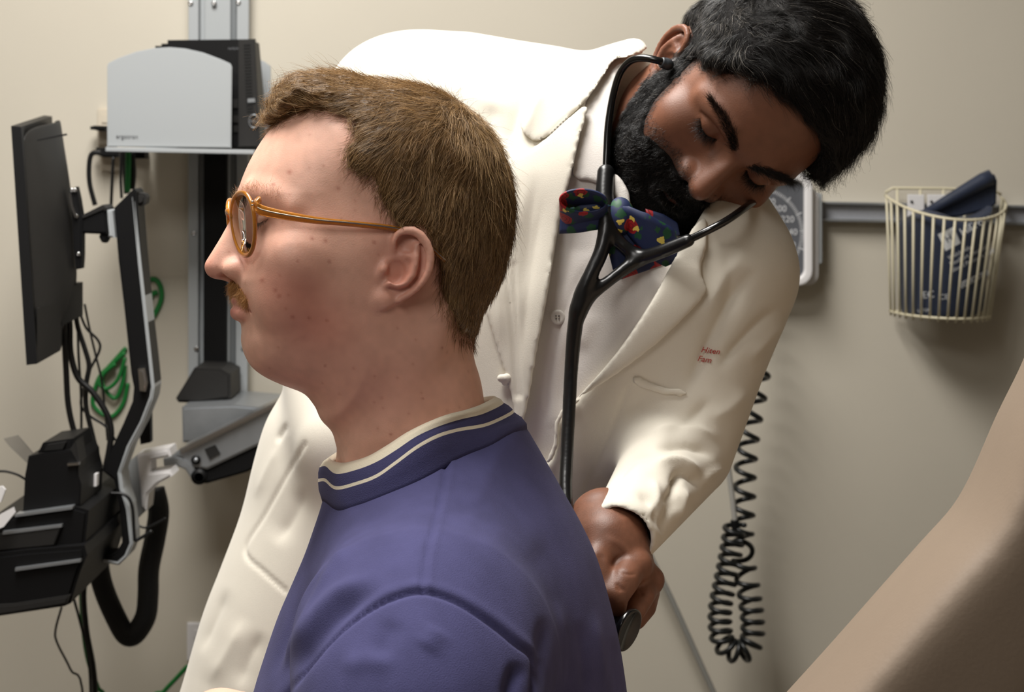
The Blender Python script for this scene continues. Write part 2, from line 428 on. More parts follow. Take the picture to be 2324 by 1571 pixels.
def sample_tris(V, Q, mask, n, rng):
    """random points on the faces whose vertices are in the mask (float weights)"""
    w = mask[Q].mean(1); a = np.linalg.norm(np.cross(V[Q[:, 2]] - V[Q[:, 0]], V[Q[:, 3]] - V[Q[:, 1]]), axis=1)
    p = a * w; p /= p.sum()
    f = rng.choice(len(Q), n, p=p); u = rng.random((n, 2))
    q = V[Q[f]]
    return (q[:, 0] * ((1 - u[:, :1]) * (1 - u[:, 1:])) + q[:, 1] * (u[:, :1] * (1 - u[:, 1:])) + q[:, 2] * (u[:, :1] * u[:, 1:]) + q[:, 3] * ((1 - u[:, :1]) * u[:, 1:])), f
def unit(v): return v / np.maximum(np.linalg.norm(v, axis=-1, keepdims=True), 1e-9)
class GridField:                  # trilinear lookup of a sampled distance field with its gradient
    def __init__(self, F, lo, h): self.F, self.lo, self.h = F, lo, h
    def __call__(self, P):
        q = np.clip((P - self.lo) / self.h, 0, np.array(self.F.shape) - 1.001); i = q.astype(int); f = q - i
        v = 0
        for a in (0, 1):
            for b in (0, 1):
                for c in (0, 1):
                    v = v + self.F[i[:, 0] + a, i[:, 1] + b, i[:, 2] + c] * (f[:, 0] if a else 1 - f[:, 0]) * (f[:, 1] if b else 1 - f[:, 1]) * (f[:, 2] if c else 1 - f[:, 2])
        return v
    def grad(self, P):
        e = self.h * 1.5
        return unit(np.stack([self(P + e * np.eye(3)[k]) - self(P - e * np.eye(3)[k]) for k in range(3)], 1))
def grow(P0, flow, field, length, steps, lift, rng, jit=0.15, off=0.3, curl=0.0, clump=None):
    """strands that start at P0 and run along the flow over the field's surface; local mm"""
    n = len(P0); pts = [P0]; P = P0.copy(); ds = (length / (steps - 1))[:, None]
    J = rng.normal(0, jit, (n, 3)); up = off
    ph = rng.random((n, 1)) * 6.28
    for k in range(1, steps):
        N = field.grad(P)
        T = flow(P) + J
        if curl: T = T + curl * np.concatenate([np.sin(ph + 1.9 * k), np.cos(ph + 1.7 * k), np.sin(1.3 * ph + 2.1 * k)], 1)
        T = T - (T * N).sum(1, keepdims=True) * N; T = unit(T)
        D = unit(T + N * lift[:, None]); P = P + D * ds
        d = field(P); P = P + N * np.maximum(0, up - d)[:, None]
        pts.append(P)
    return np.stack(pts, 1)
# ------------------------------------------------------------------ the patient (seated, seen from his left)
rng = np.random.default_rng(7)
eo = pp(912, 609, 73); eo[0] = 73
HEAD_P = Head(NOSE_P, ear_o=eo, ear_tilt=0.0, cheek=1.05)
NECK_P = [pp(890, 760), pp(908, 870), pp(930, 960), pp(935, 1070)]
NECK_R = [55, 56, 57, 52]
def patient_sdf(P):
    d = HEAD_P(P); A = P.copy(); A[:, 0] = np.abs(A[:, 0])
    n = s_chain(A, NECK_P, NECK_R)
    n = smin(n, s_cone(A, pp(985, 880) + (14, 0, 0), pp(955, 1050) + (32, 0, 0), 26, 21), 16)
    n = smin(n, s_cone(A, pp(960, 720) + (54, 0, 0), pp(815, 1060) + (22, 0, 0), 10, 11), 14)
    return smin(d, n, 12)
lo, hi = np.array((-125, -130, -165)), np.array((125, 152, 178))
Fg, lo_, h_ = sdf_grid(patient_sdf, lo, hi, 1.35)
V_ph, Q_ph = surface_nets(Fg, lo_, h_); V_ph = laplace(V_ph, Q_ph, 2)
FIELD_P = GridField(Fg, lo_, h_)

def gmask(P, c, r):               # gaussian mask around a local point
    q = (P - np.asarray(c)) / np.asarray(r); return np.exp(-(q ** 2).sum(1))
def mixc(c, t, m): return c * (1 - m[:, None]) + np.asarray(t) * m[:, None]
_lat = np.random.default_rng(99).uniform(-1, 1, (8, 24, 24, 24))
def nz(P, s, seed=0):             # smooth lattice noise, about -1..1; s is half a cell in the units of P
    q = P / (2.0 * s) + seed * 7.31; i = np.floor(q).astype(int); f = q - i; f = f * f * (3 - 2 * f); L = _lat[seed % 8]; v = 0
    for a in (0, 1):
        for b in (0, 1):
            for c in (0, 1):
                v = v + L[(i[:, 0] + a) % 24, (i[:, 1] + b) % 24, (i[:, 2] + c) % 24] * (f[:, 0] if a else 1 - f[:, 0]) * (f[:, 1] if b else 1 - f[:, 1]) * (f[:, 2] if c else 1 - f[:, 2])
    return v * 1.5
def skin_col(P, base, lip, red, dark, seed, lips=1.0, redk=1.0):
    A = P.copy(); A[:, 0] = np.abs(A[:, 0])
    c = np.tile(np.asarray(base, float), (len(P), 1))
    c *= (1 + 0.05 * nz(P, 6, seed) + 0.04 * nz(P, 2.2, seed + 1))[:, None]
    for q, r, k in [((52, 78, -12), (22, 26, 22), 0.75), ((55, 60, -40), (25, 30, 22), 0.55), ((0, 133, 4), (14, 14, 14), 0.5), ((15, 105, 4), (9, 10, 9), 0.6), ((76, 5, 0), (16, 24, 34), 0.6), ((40, 20, -85), (60, 60, 35), 0.3)]:
        c = mixc(c, red, np.clip(k * redk * gmask(A, q, r), 0, 1))
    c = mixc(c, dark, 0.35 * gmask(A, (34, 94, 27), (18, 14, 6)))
    u = gmask(A, pp(533, 683), (20, 11, 3.6)); l = gmask(A, pp(536, 709), (20, 11, 5.0))
    c = mixc(c, lip, np.clip(lips * np.maximum(u, l), 0, 0.85))
    return np.clip(c, 0.004, 1)
V_ph0 = V_ph.copy()
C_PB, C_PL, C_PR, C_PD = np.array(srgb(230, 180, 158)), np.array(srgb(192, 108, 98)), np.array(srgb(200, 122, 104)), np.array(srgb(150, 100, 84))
colp = skin_col(V_ph, C_PB, C_PL, C_PR, C_PD, 3)
# small moles and blemishes on the cheek and temple
for (x, y, Lk, r) in [(655, 392, 50, 2.0), (619, 420, 45, 1.3), (765, 429, 62, 1.6), (704, 543, 58, 1.5), (735, 548, 60, 1.6), (847, 551, 68, 1.5), (592, 637, 45, 1.6), (620, 660, 48, 1.5), (628, 673, 48, 1.6),
                      (660, 720, 50, 1.4), (700, 722, 55, 1.2), (743, 595, 60, 1.3), (668, 595, 52, 1.1), (740, 728, 55, 1.1), (735, 830, 40, 1.0), (998, 790, 50, 1.1), (960, 905, 58, 1.0), (880, 985, 40, 1.2)]:
    c2 = FR_P.px(x, y, Lk)[1:]
    m = np.exp(-(((V_ph[:, 1:] - c2) / (r * 0.9)) ** 2).sum(1)) * (V_ph[:, 0] > 15)
    colp = mixc(colp, srgb(165, 92, 74), 0.6 * m)
for _ in range(240):
    i = rng.integers(len(V_ph)); m = np.exp(-((V_ph - V_ph[i]) ** 2).sum(1) / 1.3)
    colp = mixc(colp, srgb(176, 108, 86), 0.35 * m)
skin_p = mat('skin_fair', C_PB, 0.46, vcol=True, sss=0.12, sssr=0.006, bump=0.10, bscale=900, spec=0.45)

# ---- hair of the patient
HAIR_OUT = [(606, 238), (612, 208), (636, 168), (662, 148), (700, 138), (750, 137), (790, 146), (818, 168), (850, 182), (900, 186), (950, 194), (1000, 212), (1045, 240), (1080, 268), (1108, 302), (1132, 345), (1150, 400), (1160, 465), (1161, 530),
            (1153, 600), (1138, 660), (1116, 712), (1095, 748), (1078, 766)]
HAIR_IN = [(1066, 758), (1040, 722), (1018, 690), (1006, 640), (998, 600), (990, 556), (965, 520), (930, 505), (908, 500), (880, 470), (862, 440), (842, 400), (812, 378), (796, 350), (795, 310), (770, 262), (720, 246), (660, 250), (620, 262)]
HP = Poly2(np.concatenate([fu(HAIR_OUT), fu(HAIR_IN[:14], 66), fu(HAIR_IN[14:], 30)]), 1.0, 30, 3)
TH = np.array([(92, 140, 24), (75, 142, 20), (82, 118, 13), (50, 135, 12), (0, 138, 9), (-50, 115, 9), (-90, 60, 8), (-85, 10, 7), (-65, -35, 3.5), (-30, 20, 6.5), (20, 60, 6.5), (25, 95, 9), (5, 45, 3.5), (-40, -20, 4), (40, 100, 9), (70, 105, 14)], float)
def hair_sdf(P):
    d = FIELD_P(P); th = rbf(P[:, 1:], TH[:, :2], TH[:, 2:], 14.0)[:, 0]
    edge = HP(P[:, 1:]) + 1.5 * nz(P, 3.0, 5)
    th = th * np.clip(0.25 - edge / 14.0, 0.0, 1.0) ** 0.6 + 0.6 * nz(P, 5, 9) + 0.35 * nz(P, 2.5, 10)
    far = np.abs(P[:, 0]) - 95
    return smax(smax(d - th, edge, 2.0), -(d + 4), 1.0)
Hg, hl, hh = sdf_grid(hair_sdf, (-95, -115, -70), (95, 118, 172), 1.8)
V_hp, Q_hp = surface_nets(Hg, hl, hh); V_hp = laplace(V_hp, Q_hp, 2)
HF = GridField(Hg, hl, hh)
def flow_p(P):
    w = rbf(P[:, 1:], [(95, 125), (60, 130), (0, 135), (-60, 110), (-90, 50), (-75, -10), (-60, -40), (20, 60), (40, 95), (-30, 30), (-40, -20)],
            [(0.8, 0.45), (0.95, 0.25), (0.9, -0.1), (0.35, -0.8), (0.15, -1), (0.12, -1), (0.1, -1), (0.45, -0.9), (0.75, -0.5), (0.35, -0.9), (0.15, -1)], 22.0)
    return np.c_[0.12 * np.sign(P[:, 0]) * (P[:, 2] > 90) + 0.25 * nz(P, 9, 21), w + 0.22 * np.c_[nz(P, 8, 22), nz(P, 8, 23)]]
dsk = FIELD_P(V_hp); outer = (dsk > 0.6).astype(float)
def hair_tubes(V, Q, msk, n, field, flow, lmin, lmax, lift, steps, rad, frame, jit, rng, curl=0.0, lenf=None):
    R, f = sample_tris(V, Q, msk, n, rng)
    R = R - field.grad(R) * 0.8
    ln = rng.uniform(lmin, lmax, n)
    if lenf is not None: ln = ln * lenf(R)
    P = grow(R, flow, field, ln, steps, rng.normal(lift, 0.10, n), rng, jit, 0.15, curl)
    Vs, Qs = strands(cam2world(frame.to_cam(P.reshape(-1, 3))).reshape(P.shape), rng.uniform(0.7, 1.25, n) * rad * 0.001)
    return Vs, Qs, R
Vs, Qs, Rr = hair_tubes(V_hp, Q_hp, outer, 21000, HF, flow_p, 9, 24, 0.13, 7, 0.17, FR_P, 0.16, rng, lenf=lambda R: np.clip(0.45 + (R[:, 2] + 50) / 150, 0.4, 1.15))
# finer hairs at the hairline, growing out of the skin
ed = HP(V_ph[:, 1:]); hw_ = np.exp(-((ed - 1.0) / 4.5) ** 2) * (np.abs(V_ph[:, 0]) < 76) * (V_ph[:, 2] > -62)
R4, f4 = sample_tris(V_ph, Q_ph, hw_, 4200, rng)
P4 = grow(R4, flow_p, FIELD_P, rng.uniform(4, 12, 4200), 5, rng.normal(0.25, 0.15, 4200), rng, 0.3, 0.1)
V4, Q4 = strands(cam2world(FR_P.to_cam(P4.reshape(-1, 3))).reshape(P4.shape), np.full(4200, 0.00011))
# loose hairs that stand off the head
R5, f5 = sample_tris(V_hp, Q_hp, outer * (V_hp[:, 2] > 20), 900, rng)
P5 = grow(R5, flow_p, HF, rng.uniform(10, 26, 900), 7, rng.normal(0.55, 0.25, 900), rng, 0.45, 0.1, 0.25)
V5, Q5 = strands(cam2world(FR_P.to_cam(P5.reshape(-1, 3))).reshape(P5.shape), np.full(900, 0.00012))
def strand_cols(n, per, palette, rng, R=None, grad=None):
    pal = np.array([srgb(*p) for p in palette]); t = rng.random(n) * (len(pal) - 1); i = np.minimum(t.astype(int), len(pal) - 2)
    c = pal[i] + (pal[i + 1] - pal[i]) * (t - i)[:, None]
    return np.repeat(c, per, 0)
cs = strand_cols(21000, 21, [(100, 76, 48), (132, 103, 68), (164, 131, 88), (204, 168, 120)], rng)
m_hairp = mat('hair_brown', srgb(110, 82, 50), 0.42, vcol=True, spec=0.5)
m_hairp.node_tree.nodes['Principled BSDF'].inputs['Anisotropic'].default_value = 0.5

PATIENT = empty('person', (-0.02, 1.42, 0.0), 'seated man in a blue ringer t-shirt and amber glasses, facing left', 'person')
V_hw = cam2world(FR_P.to_cam(V_hp))
hc = np.tile(np.array(srgb(112, 86, 54)), (len(V_hp), 1)) * (1 + 0.25 * nz(V_hp, 2.0, 31) + 0.15 * nz(V_hp, 1.2, 33))[:, None]
meh = np_mesh('hair', np.concatenate([V_hw, Vs, V4, V5]), np.concatenate([Q_hp, Qs + len(V_hw), Q4 + len(V_hw) + len(Vs), Q5 + len(V_hw) + len(Vs) + len(V4)]))
set_col(meh, np.clip(np.concatenate([hc, cs, strand_cols(4200, 15, [(120, 90, 58), (170, 130, 90)], rng), strand_cols(900, 21, [(120, 92, 58), (190, 152, 106)], rng)]), 0.003, 1))
tag(link_mesh('hair', meh, m_hairp, PATIENT), 'short brown combed hair', kind='stuff')

# ---- moustache, brows, lashes, sideburn fuzz as real hairs
def fuzz(points, normals_dir, n_each, spread, ln, rad, palette, frame, rng, steps=4, jit=0.25):
    P0 = np.repeat(points, n_each, 0) + rng.normal(0, 1, (len(points) * n_each, 3)) * spread
    D = np.repeat(normals_dir, n_each, 0) + rng.normal(0, jit, (len(P0), 3)); D = unit(D)
    L = rng.uniform(0.6, 1.1, len(P0)) * ln
    bend = rng.normal(0, 0.25, (len(P0), 3))
    ts = np.linspace(0, 1, steps)
    P = P0[:, None, :] + (D[:, None, :] * ts[None, :, None] + bend[:, None, :] * (ts ** 2)[None, :, None]) * L[:, None, None]
    Vs, Qs = strands(cam2world(frame.to_cam(P.reshape(-1, 3))).reshape(P.shape), rng.uniform(0.7, 1.2, len(P0)) * rad * 0.001)
    return Vs, Qs, strand_cols(len(P0), steps * 3, palette, rng)
def snap(points, field, off=0.0):  # move local points onto the surface
    P = np.array(points, float)
    for _ in range(6): P = P - field.grad(P) * (field(P) - off)[:, None]
    return P
def line_pts(pts, n):
    p = np.asarray(pts, float); t = np.linspace(0, len(p) - 1, n); i = np.minimum(t.astype(int), len(p) - 2)
    return p[i] + (p[i + 1] - p[i]) * (t - i)[:, None]
mus = []
for row, (a, b, c_) in enumerate([((527, 638), (549, 645), (572, 672)), ((525, 643), (546, 650), (570, 679)), ((524, 649), (544, 656), (568, 685)), ((524, 655), (543, 662), (566, 690))]):
    for sgn in (1, -1):
        p = [pp(*a, 2), pp(*b, 12), pp(*c_, 23)]
        for q, l in zip(p, (2, 12, 23)): q[0] = l * sgn
        mus.append(line_pts(p, 34))
mus = snap(np.concatenate(mus), FIELD_P, -0.3)
dr = FIELD_P.grad(mus) * 0.5 + np.c_[np.sign(mus[:, 0]) * 0.25, np.full(len(mus), 0.1), np.full(len(mus), -1.0)]
Vm, Qm, Cm = fuzz(mus, dr, 12, (1.0, 0.8, 1.2), 6.0, 0.13, [(138, 92, 46), (184, 130, 70), (218, 170, 108)], FR_P, rng)
mem = np_mesh('moustache', Vm, Qm); set_col(mem, Cm)
tag(link_mesh('moustache', mem, m_hairp, PATIENT), 'ginger moustache', kind='stuff')
eb = []
for sgn in (1, -1):
    for dz in (-1.5, 0.5, 2.5): eb.append(line_pts([(sgn * 12, 112, 52 + dz), (sgn * 24, 110, 57 + dz), (sgn * 38, 100, 57 + dz), (sgn * 50, 86, 51 + dz)], 26))
eb = snap(np.concatenate(eb), FIELD_P, -0.2)
dr = FIELD_P.grad(eb) * 0.35 + np.c_[np.sign(eb[:, 0]) * 0.8, np.full(len(eb), -0.3), np.full(len(eb), 0.2)]
Vm, Qm, Cm = fuzz(eb, dr, 3, (1.0, 0.8, 1.0), 7.0, 0.09, [(150, 110, 74), (200, 156, 112)], FR_P, rng)
ls = np.concatenate([line_pts([(s * 21, 98, 35), (s * 27, 101, 32.5), (s * 33, 101.6, 32), (s * 39, 99.6, 33), (s * 44, 95.5, 35.5)], 40) for s in (1, -1)])
ls = snap(ls, FIELD_P, 0.0)
dl = FIELD_P.grad(ls) + np.c_[np.sign(ls[:, 0]) * 0.15, np.zeros(len(ls)), np.full(len(ls), -0.5)]
Vl, Ql, Cl = fuzz(ls, dl, 3, (0.4, 0.3, 0.3), 6.5, 0.10, [(60, 44, 32), (90, 64, 44)], FR_P, rng)
mem = np_mesh('eyebrow', np.concatenate([Vm, Vl]), np.concatenate([Qm, Ql + len(Vm)])); set_col(mem, np.concatenate([Cm, Cl]))
tag(link_mesh('brows_and_lashes', mem, m_hairp, PATIENT), kind='stuff')
# ------------------------------------------------------------------ garments: outlines in pixels inflated to real depth, folds as displaced strokes
class Inflate:
    """solid whose outline follows a traced polygon; half depth and rounding vary over it (metres)"""
    def __init__(self, poly, dc, ctrl, sig=150.0, step=5.0):
        self.P = Poly2(poly, step, 260, 5); self.dc = dc; self.ctrl = np.asarray(ctrl, float); self.sig = sig
    def __call__(self, Pc):
        d = np.maximum(-Pc[:, 2], 0.3); q = np.c_[CX + FP * Pc[:, 0] / d, CY - FP * Pc[:, 1] / d]
        wt = rbf(q, self.ctrl[:, :2], self.ctrl[:, 2:], self.sig)
        c = self.dc(q); t = -self.P(q) * c / FP
        r = np.sqrt(np.maximum(0, 1 - t / wt[:, 1]) ** 2 + ((d - c) / wt[:, 0]) ** 2)
        return (r - 1) * np.minimum(wt[:, 0], wt[:, 1])
def folds(V, Q, strokes, view_only=True, sharp=False):
    """push vertices along their normals where traced strokes cross them: (points, width px, height mm, skew)"""
    N = vnormals(V, Q); q = project(V); face = (N * unit(-V)).sum(1)
    f = np.clip(face * 3, 0, 1) if view_only else 1.0
    D = np.zeros(len(V))
    for st in strokes:
        line, w, amp = st[0], st[1], st[2]; skew = st[3] if len(st) > 3 else 0.0
        p = catmull(line, 5, closed=False)
        bb = (q[:, 0] > p[:, 0].min() - 4 * w) & (q[:, 0] < p[:, 0].max() + 4 * w) & (q[:, 1] > p[:, 1].min() - 4 * w) & (q[:, 1] < p[:, 1].max() + 4 * w)
        if not bb.any(): continue
        d, t, s = seg_dist(q[bb], p)
        end = np.sin(np.clip(np.minimum(t, 1 - t) * 3, 0, 1) * math.pi / 2) ** 2 if not (len(st) > 4 and st[4]) else 1.0
        x = d / w * s
        prof = (np.exp(-x * x) if w < 12 or not sharp else np.exp(-1.5 * (np.sqrt(x * x + .06) - .245))) * (1 - abs(skew)) + skew * 1.6 * x * np.exp(-x * x)
        D[bb] += amp * 0.001 * prof * end
    return V + N * (D * f)[:, None]
def make_part(name, V, Q, m, parent, cols=None):
    me = np_mesh(name, cam2world(V), Q)
    if cols is not None: set_col(me, cols)
    return link_mesh(name, me, m, parent)

SH_POLY = [(790, 1090), (752, 1105), (735, 1128), (727, 1155), (712, 1200), (690, 1262), (660, 1332), (630, 1402), (600, 1490), (575, 1571), (548, 1680), (530, 1800), (530, 1980), (1450, 1980), (1440, 1720), (1423, 1571), (1406, 1460),
           (1385, 1370), (1356, 1270), (1320, 1190), (1281, 1120), (1244, 1055), (1217, 1008), (1190, 966), (1160, 950), (1120, 944), (1050, 962), (960, 998), (870, 1045)]
sh_dc = lambda q: 1.375 + 0.00012 * (q[:, 0] - 950) * 0.33
SH = Inflate(SH_POLY, sh_dc, [(780, 1080, .058, .05), (1120, 955, .046, .04), (950, 1025, .074, .035), (860, 1120, .095, .08), (1180, 1060, .09, .08), (1000, 1110, .115, .09), (800, 1250, .13, .10), (1000, 1230, .165, .11), (1250, 1220, .135, .10), (700, 1420, .145, .11),
                             (950, 1400, .195, .12), (1250, 1400, .165, .12), (650, 1700, .15, .11), (1000, 1700, .185, .13), (1350, 1700, .15, .12)], sig=85)
ARM_N = [C(952, 1622, 1.185), C(940, 2050, 1.165)]
ARM_F = [C(952, 1612, 1.56), C(700, 1880, 1.53)]
def shirt_sdf(P):
    d = SH(P)
    d = smin(d, s_cone(P, ARM_N[0], ARM_N[1], 0.079, 0.072), 0.045)
    d = smin(d, s_cone(P, ARM_F[0], ARM_F[1], 0.072, 0.066), 0.04)
    d = smin(d, s_cone(P, C(975, 1235, 1.335), C(955, 1440, 1.235), 0.052, 0.082), 0.04)
    d = smin(d, s_cone(P, C(975, 1235, 1.41), C(955, 1440, 1.51), 0.052, 0.08), 0.04)
    return d
V_sh, Q_sh = sdf_mesh(shirt_sdf, (-0.26, -0.42, -1.68), (0.12, 0.0, -1.05), 0.0023, 2)
V_sh = folds(V_sh, Q_sh, [
    ([(640, 1600), (672, 1545), (715, 1487), (770, 1432), (835, 1385), (900, 1354), (960, 1343), (1035, 1365), (1110, 1412), (1170, 1460), (1214, 1502), (1206, 1600)], 6, -3.4, 0, 1),
    ([(625, 1590), (655, 1535), (700, 1475), (757, 1418), (825, 1370), (895, 1338), (960, 1326), (1040, 1348), (1118, 1396), (1180, 1445), (1228, 1490)], 10, 0.7, 0, 1),
    ([(1002, 1004), (1012, 1060), (992, 1160), (968, 1260), (960, 1340)], 4.5, -2.0, 0, 1),
    ([(1016, 1004), (1026, 1060), (1006, 1160), (982, 1260), (974, 1340)], 6, 0.8, 0, 1),
    ([(880, 1330), (800, 1372), (730, 1440), (670, 1520), (640, 1580)], 20, -5.5), ([(860, 1300), (770, 1345), (700, 1420), (640, 1520)], 18, 4.5),
    ([(760, 1260), (705, 1340), (655, 1440), (610, 1560)], 14, -4.5), ([(800, 1230), (735, 1310), (680, 1410), (632, 1540)], 13, 3.5), ([(850, 1190), (790, 1235), (745, 1290)], 20, 2.5), ([(900, 1150), (820, 1210), (770, 1260)], 16, -2.0),
    ([(1180, 1500), (1165, 1540), (1150, 1600)], 16, -5.0), ([(1235, 1390), (1232, 1450), (1225, 1590)], 16, -3.5), ([(1262, 1350), (1268, 1450), (1262, 1590)], 18, 2.5), ([(1310, 1400), (1325, 1480), (1330, 1590)], 14, -2.4), ([(1345, 1380), (1362, 1480), (1372, 1590)], 12, 1.8), ([(1385, 1440), (1396, 1510), (1402, 1600)], 10, -1.6),
    ([(900, 1400), (880, 1450), (850, 1500)], 26, -2.0), ([(1000, 1420), (960, 1480)], 30, 2.0), ([(760, 1520), (840, 1500), (900, 1520)], 24, 1.6), ([(1020, 1135), (1060, 1150), (1120, 1145)], 16, -1.0), ([(1080, 1200), (1180, 1230), (1240, 1260)], 40, 1.6),
])
C_SH = np.array(srgb(80, 79, 120))
m_shirt = mat('navy_jersey', C_SH, 0.9, noise=0.10, nscale=38, bump=0.35, bscale=1400, sheen=0.04, spec=0.2)
shirt = make_part('t_shirt', V_sh, Q_sh, m_shirt, PATIENT)
tag(shirt, 'faded navy blue jersey t-shirt')

# ---- ribbed collar band, lofted in rows round the neck
TOP = [(757, 1050), (785, 1053), (834, 1039), (879, 1014), (924, 985), (968, 963), (1013, 945), (1058, 933), (1095, 920), (1122, 902)]
CRB = [(742, 1060), (766, 1077), (812, 1068), (857, 1050), (901, 1023), (946, 992), (991, 970), (1036, 954), (1095, 940), (1140, 916)]
LIN = [(741, 1086), (766, 1104), (812, 1094), (857, 1077), (901, 1046), (946, 1012), (991, 987), (1036, 973), (1105, 960), (1160, 930)]
LIB = [(740, 1094), (766, 1112), (812, 1102), (857, 1085), (901, 1054), (946, 1020), (991, 995), (1036, 981), (1108, 968), (1163, 937)]
SEA = [(733, 1124), (764, 1143), (812, 1127), (862, 1099), (912, 1067), (960, 1036), (1013, 1007), (1070, 991), (1140, 982), (1190, 962)]
ph = np.linspace(0, math.pi, 10)
def ring(row, half, back=0.0):
    near = []; far = []
    for (x, y), a in zip(row, ph):
        l = half * math.sin(a) ** 0.62 if 0 < a < math.pi - 1e-6 else 0.0
        q = FR_P.px(x, y, l); q[0] = l; near.append(q); f = q.copy(); f[0] = -l * 1.02; far.append(f)
    pts = np.array(near + far[::-1][1:-1])
    return catmull(pts, 6)
HALF = [68, 72.5, 78, 79, 85]
rows = [ring(r, h) for r, h in zip((TOP, CRB, LIN, LIB, SEA), HALF)]
mid = lambda a, b, t, o: (a * (1 - t) + b * t) + o * unit(np.c_[a[:, 0] * 1.0, (a[:, 1] - a[:, 1].mean()), np.zeros(len(a)) + 20])
def onto_shirt(R_, off):            # settle a row of the band on the shirt surface
    P = FR_P.to_cam(R_)
    for _ in range(5):
        d = shirt_sdf(P); g = np.stack([shirt_sdf(P + .002 * np.eye(3)[k]) - shirt_sdf(P - .002 * np.eye(3)[k]) for k in range(3)], 1); P = P - unit(g) * np.clip(d - off, -.02, .02)[:, None]
    return FR_P.from_cam(P)
rows[4] = onto_shirt(rows[4], .0014)
rows_all = [rows[0] - unit(np.c_[rows[0][:, 0], rows[0][:, 1] - rows[0][:, 1].mean(), np.zeros(len(rows[0]))]) * 3.0 - (0, 0, 6), rows[0], mid(rows[0], rows[1], 0.5, 1.0), rows[1], mid(rows[1], rows[2], .5, .6), rows[2], rows[3], mid(rows[3], rows[4], .55, 1.2), rows[4], rows[4] + unit(np.c_[rows[4][:, 0] * .25, (rows[4][:, 1] - rows[4][:, 1].mean()) * .1, np.full(len(rows[4]), -40.0)]) * 4.0]
rows_all[-1] = onto_shirt(rows_all[-1], -.0012)
nr, ncol = len(rows_all), len(rows_all[0])
Vc = np.concatenate(rows_all)
Vc = np.concatenate([snap(Vc[:3 * ncol], GridField(Fg, lo_, h_), 1.5) * 0 + Vc[:3 * ncol], Vc[3 * ncol:]])
ii = np.arange(nr * ncol).reshape(nr, ncol)
Qc = np.stack([ii[:-1], np.roll(ii, -1, 1)[:-1], np.roll(ii, -1, 1)[1:], ii[1:]], -1).reshape(-1, 4)
mec = np_mesh('collar', cam2world(FR_P.to_cam(Vc)), Qc)
m_cream = mat('cream_rib', srgb(238, 228, 205), 0.9, bump=0.3, bscale=1200, sheen=0.2, spec=0.2)
m_rib = mat('navy_rib', C_SH * 0.85, 0.9, bump=0.5, bscale=1600, sheen=0.04, spec=0.2)
collar = link_mesh('collar', mec, [m_rib, m_cream], shirt)
rowmat = [1, 1, 1, 0, 0, 1, 0, 0, 0]
mec.polygons.foreach_set('material_index', np.repeat(rowmat, ncol))
tag(collar, 'navy ribbed collar with two cream stripes')
so = collar.modifiers.new('thick', 'SOLIDIFY'); so.thickness = 0.0022; so.offset = 0

# ---- arms, hands, trousers below the frame
V_pc = folds(FR_P.to_cam(V_ph), Q_ph, [([(566, 588), (571, 630), (580, 680), (588, 725), (590, 760)], 6, -2.0), ([(592, 600), (600, 650), (612, 700)], 20, 1.6), ([(552, 742), (566, 752), (580, 748)], 8, -1.2), ([(845, 905), (900, 862), (960, 815), (1000, 770)], 5, -0.8), ([(800, 985), (880, 930), (960, 890)], 6, -0.7),
    ([(590, 540), (630, 552), (670, 540)], 8, -0.8), ([(586, 486), (610, 480), (640, 492)], 5, -1.0), ([(640, 510), (655, 520), (668, 535)], 4, -0.6)])
def hand_sdf(P, o, ax, up, sd, k=1.0, curl=0.35):
    """simple relaxed hand: o wrist, ax towards fingers, up back of hand, sd thumb side"""
    o = np.asarray(o, float); q = (P - o) @ np.stack([ax, up, sd]).T * 1000 / k
    d = s_ell(q, (45, 0, 0), (50, 14, 40))
    for i, (z, l, r) in enumerate([(28, 72, 8.5), (10, 80, 9), (-9, 74, 8.5), (-27, 58, 7.5)]):
        a = np.array((82 - abs(z) * .25, 0, z)); b = a + (l * .45, -l * .18 * curl * 2, z * .05); c_ = b + (l * .3, -l * .38 * curl * 2, 0); e = c_ + (l * .12, -l * .3 * curl * 2, 0)
        d = smin(d, s_chain(q, [a - (25, 0, 0), a, b, c_, e], [r, r, r * .95, r * .88, r * .75]), 4)
    d = smin(d, s_chain(q, [(20, -5, 28), (50, -12, 50), (76, -16, 56), (92, -18, 54)], [13, 11, 9.5, 8]), 6)
    return d * 0.001 * k
def nrm(v): v = np.asarray(v, float); return v / np.linalg.norm(v)
EL_N, WR_N = C(900, 2150, 1.16), C(330, 2190, 1.30)
EL_F, WR_F = C(700, 1880, 1.53), C(330, 2150, 1.46)
def limb_sdf(P):
    d = s_chain(P, [ARM_N[1] + (0, .06, 0), EL_N, WR_N], [.05, .043, .029])
    d = smin(d, hand_sdf(P, WR_N, nrm(WR_N - EL_N), (0, 1, 0), (0, 0, -1)), .012)
    e = s_chain(P, [C(790, 1800, 1.54), EL_F, WR_F], [.05, .044, .029])
    e = smin(e, s_cone(P, C(640, 1700, 1.535), C(500, 1655, 1.52), .040, .034), .03)
    e = smin(e, hand_sdf(P, WR_F, nrm(WR_F - EL_F), (0, 1, 0), (0, 0, 1)), .012)
    return np.minimum(d, e)
V_al, Q_al = sdf_mesh(limb_sdf, (-0.40, -0.60, -1.68), (0.06, -0.18, -1.02), 0.005, 2)
me = np_mesh('body', np.concatenate([cam2world(V_pc), cam2world(V_al)]), np.concatenate([Q_ph, Q_al + len(V_ph)]))
set_col(me, np.concatenate([colp, np.tile(C_PB, (len(V_al), 1))]))
tag(link_mesh('body', me, skin_p, PATIENT), 'fair skin of head, neck and arms')
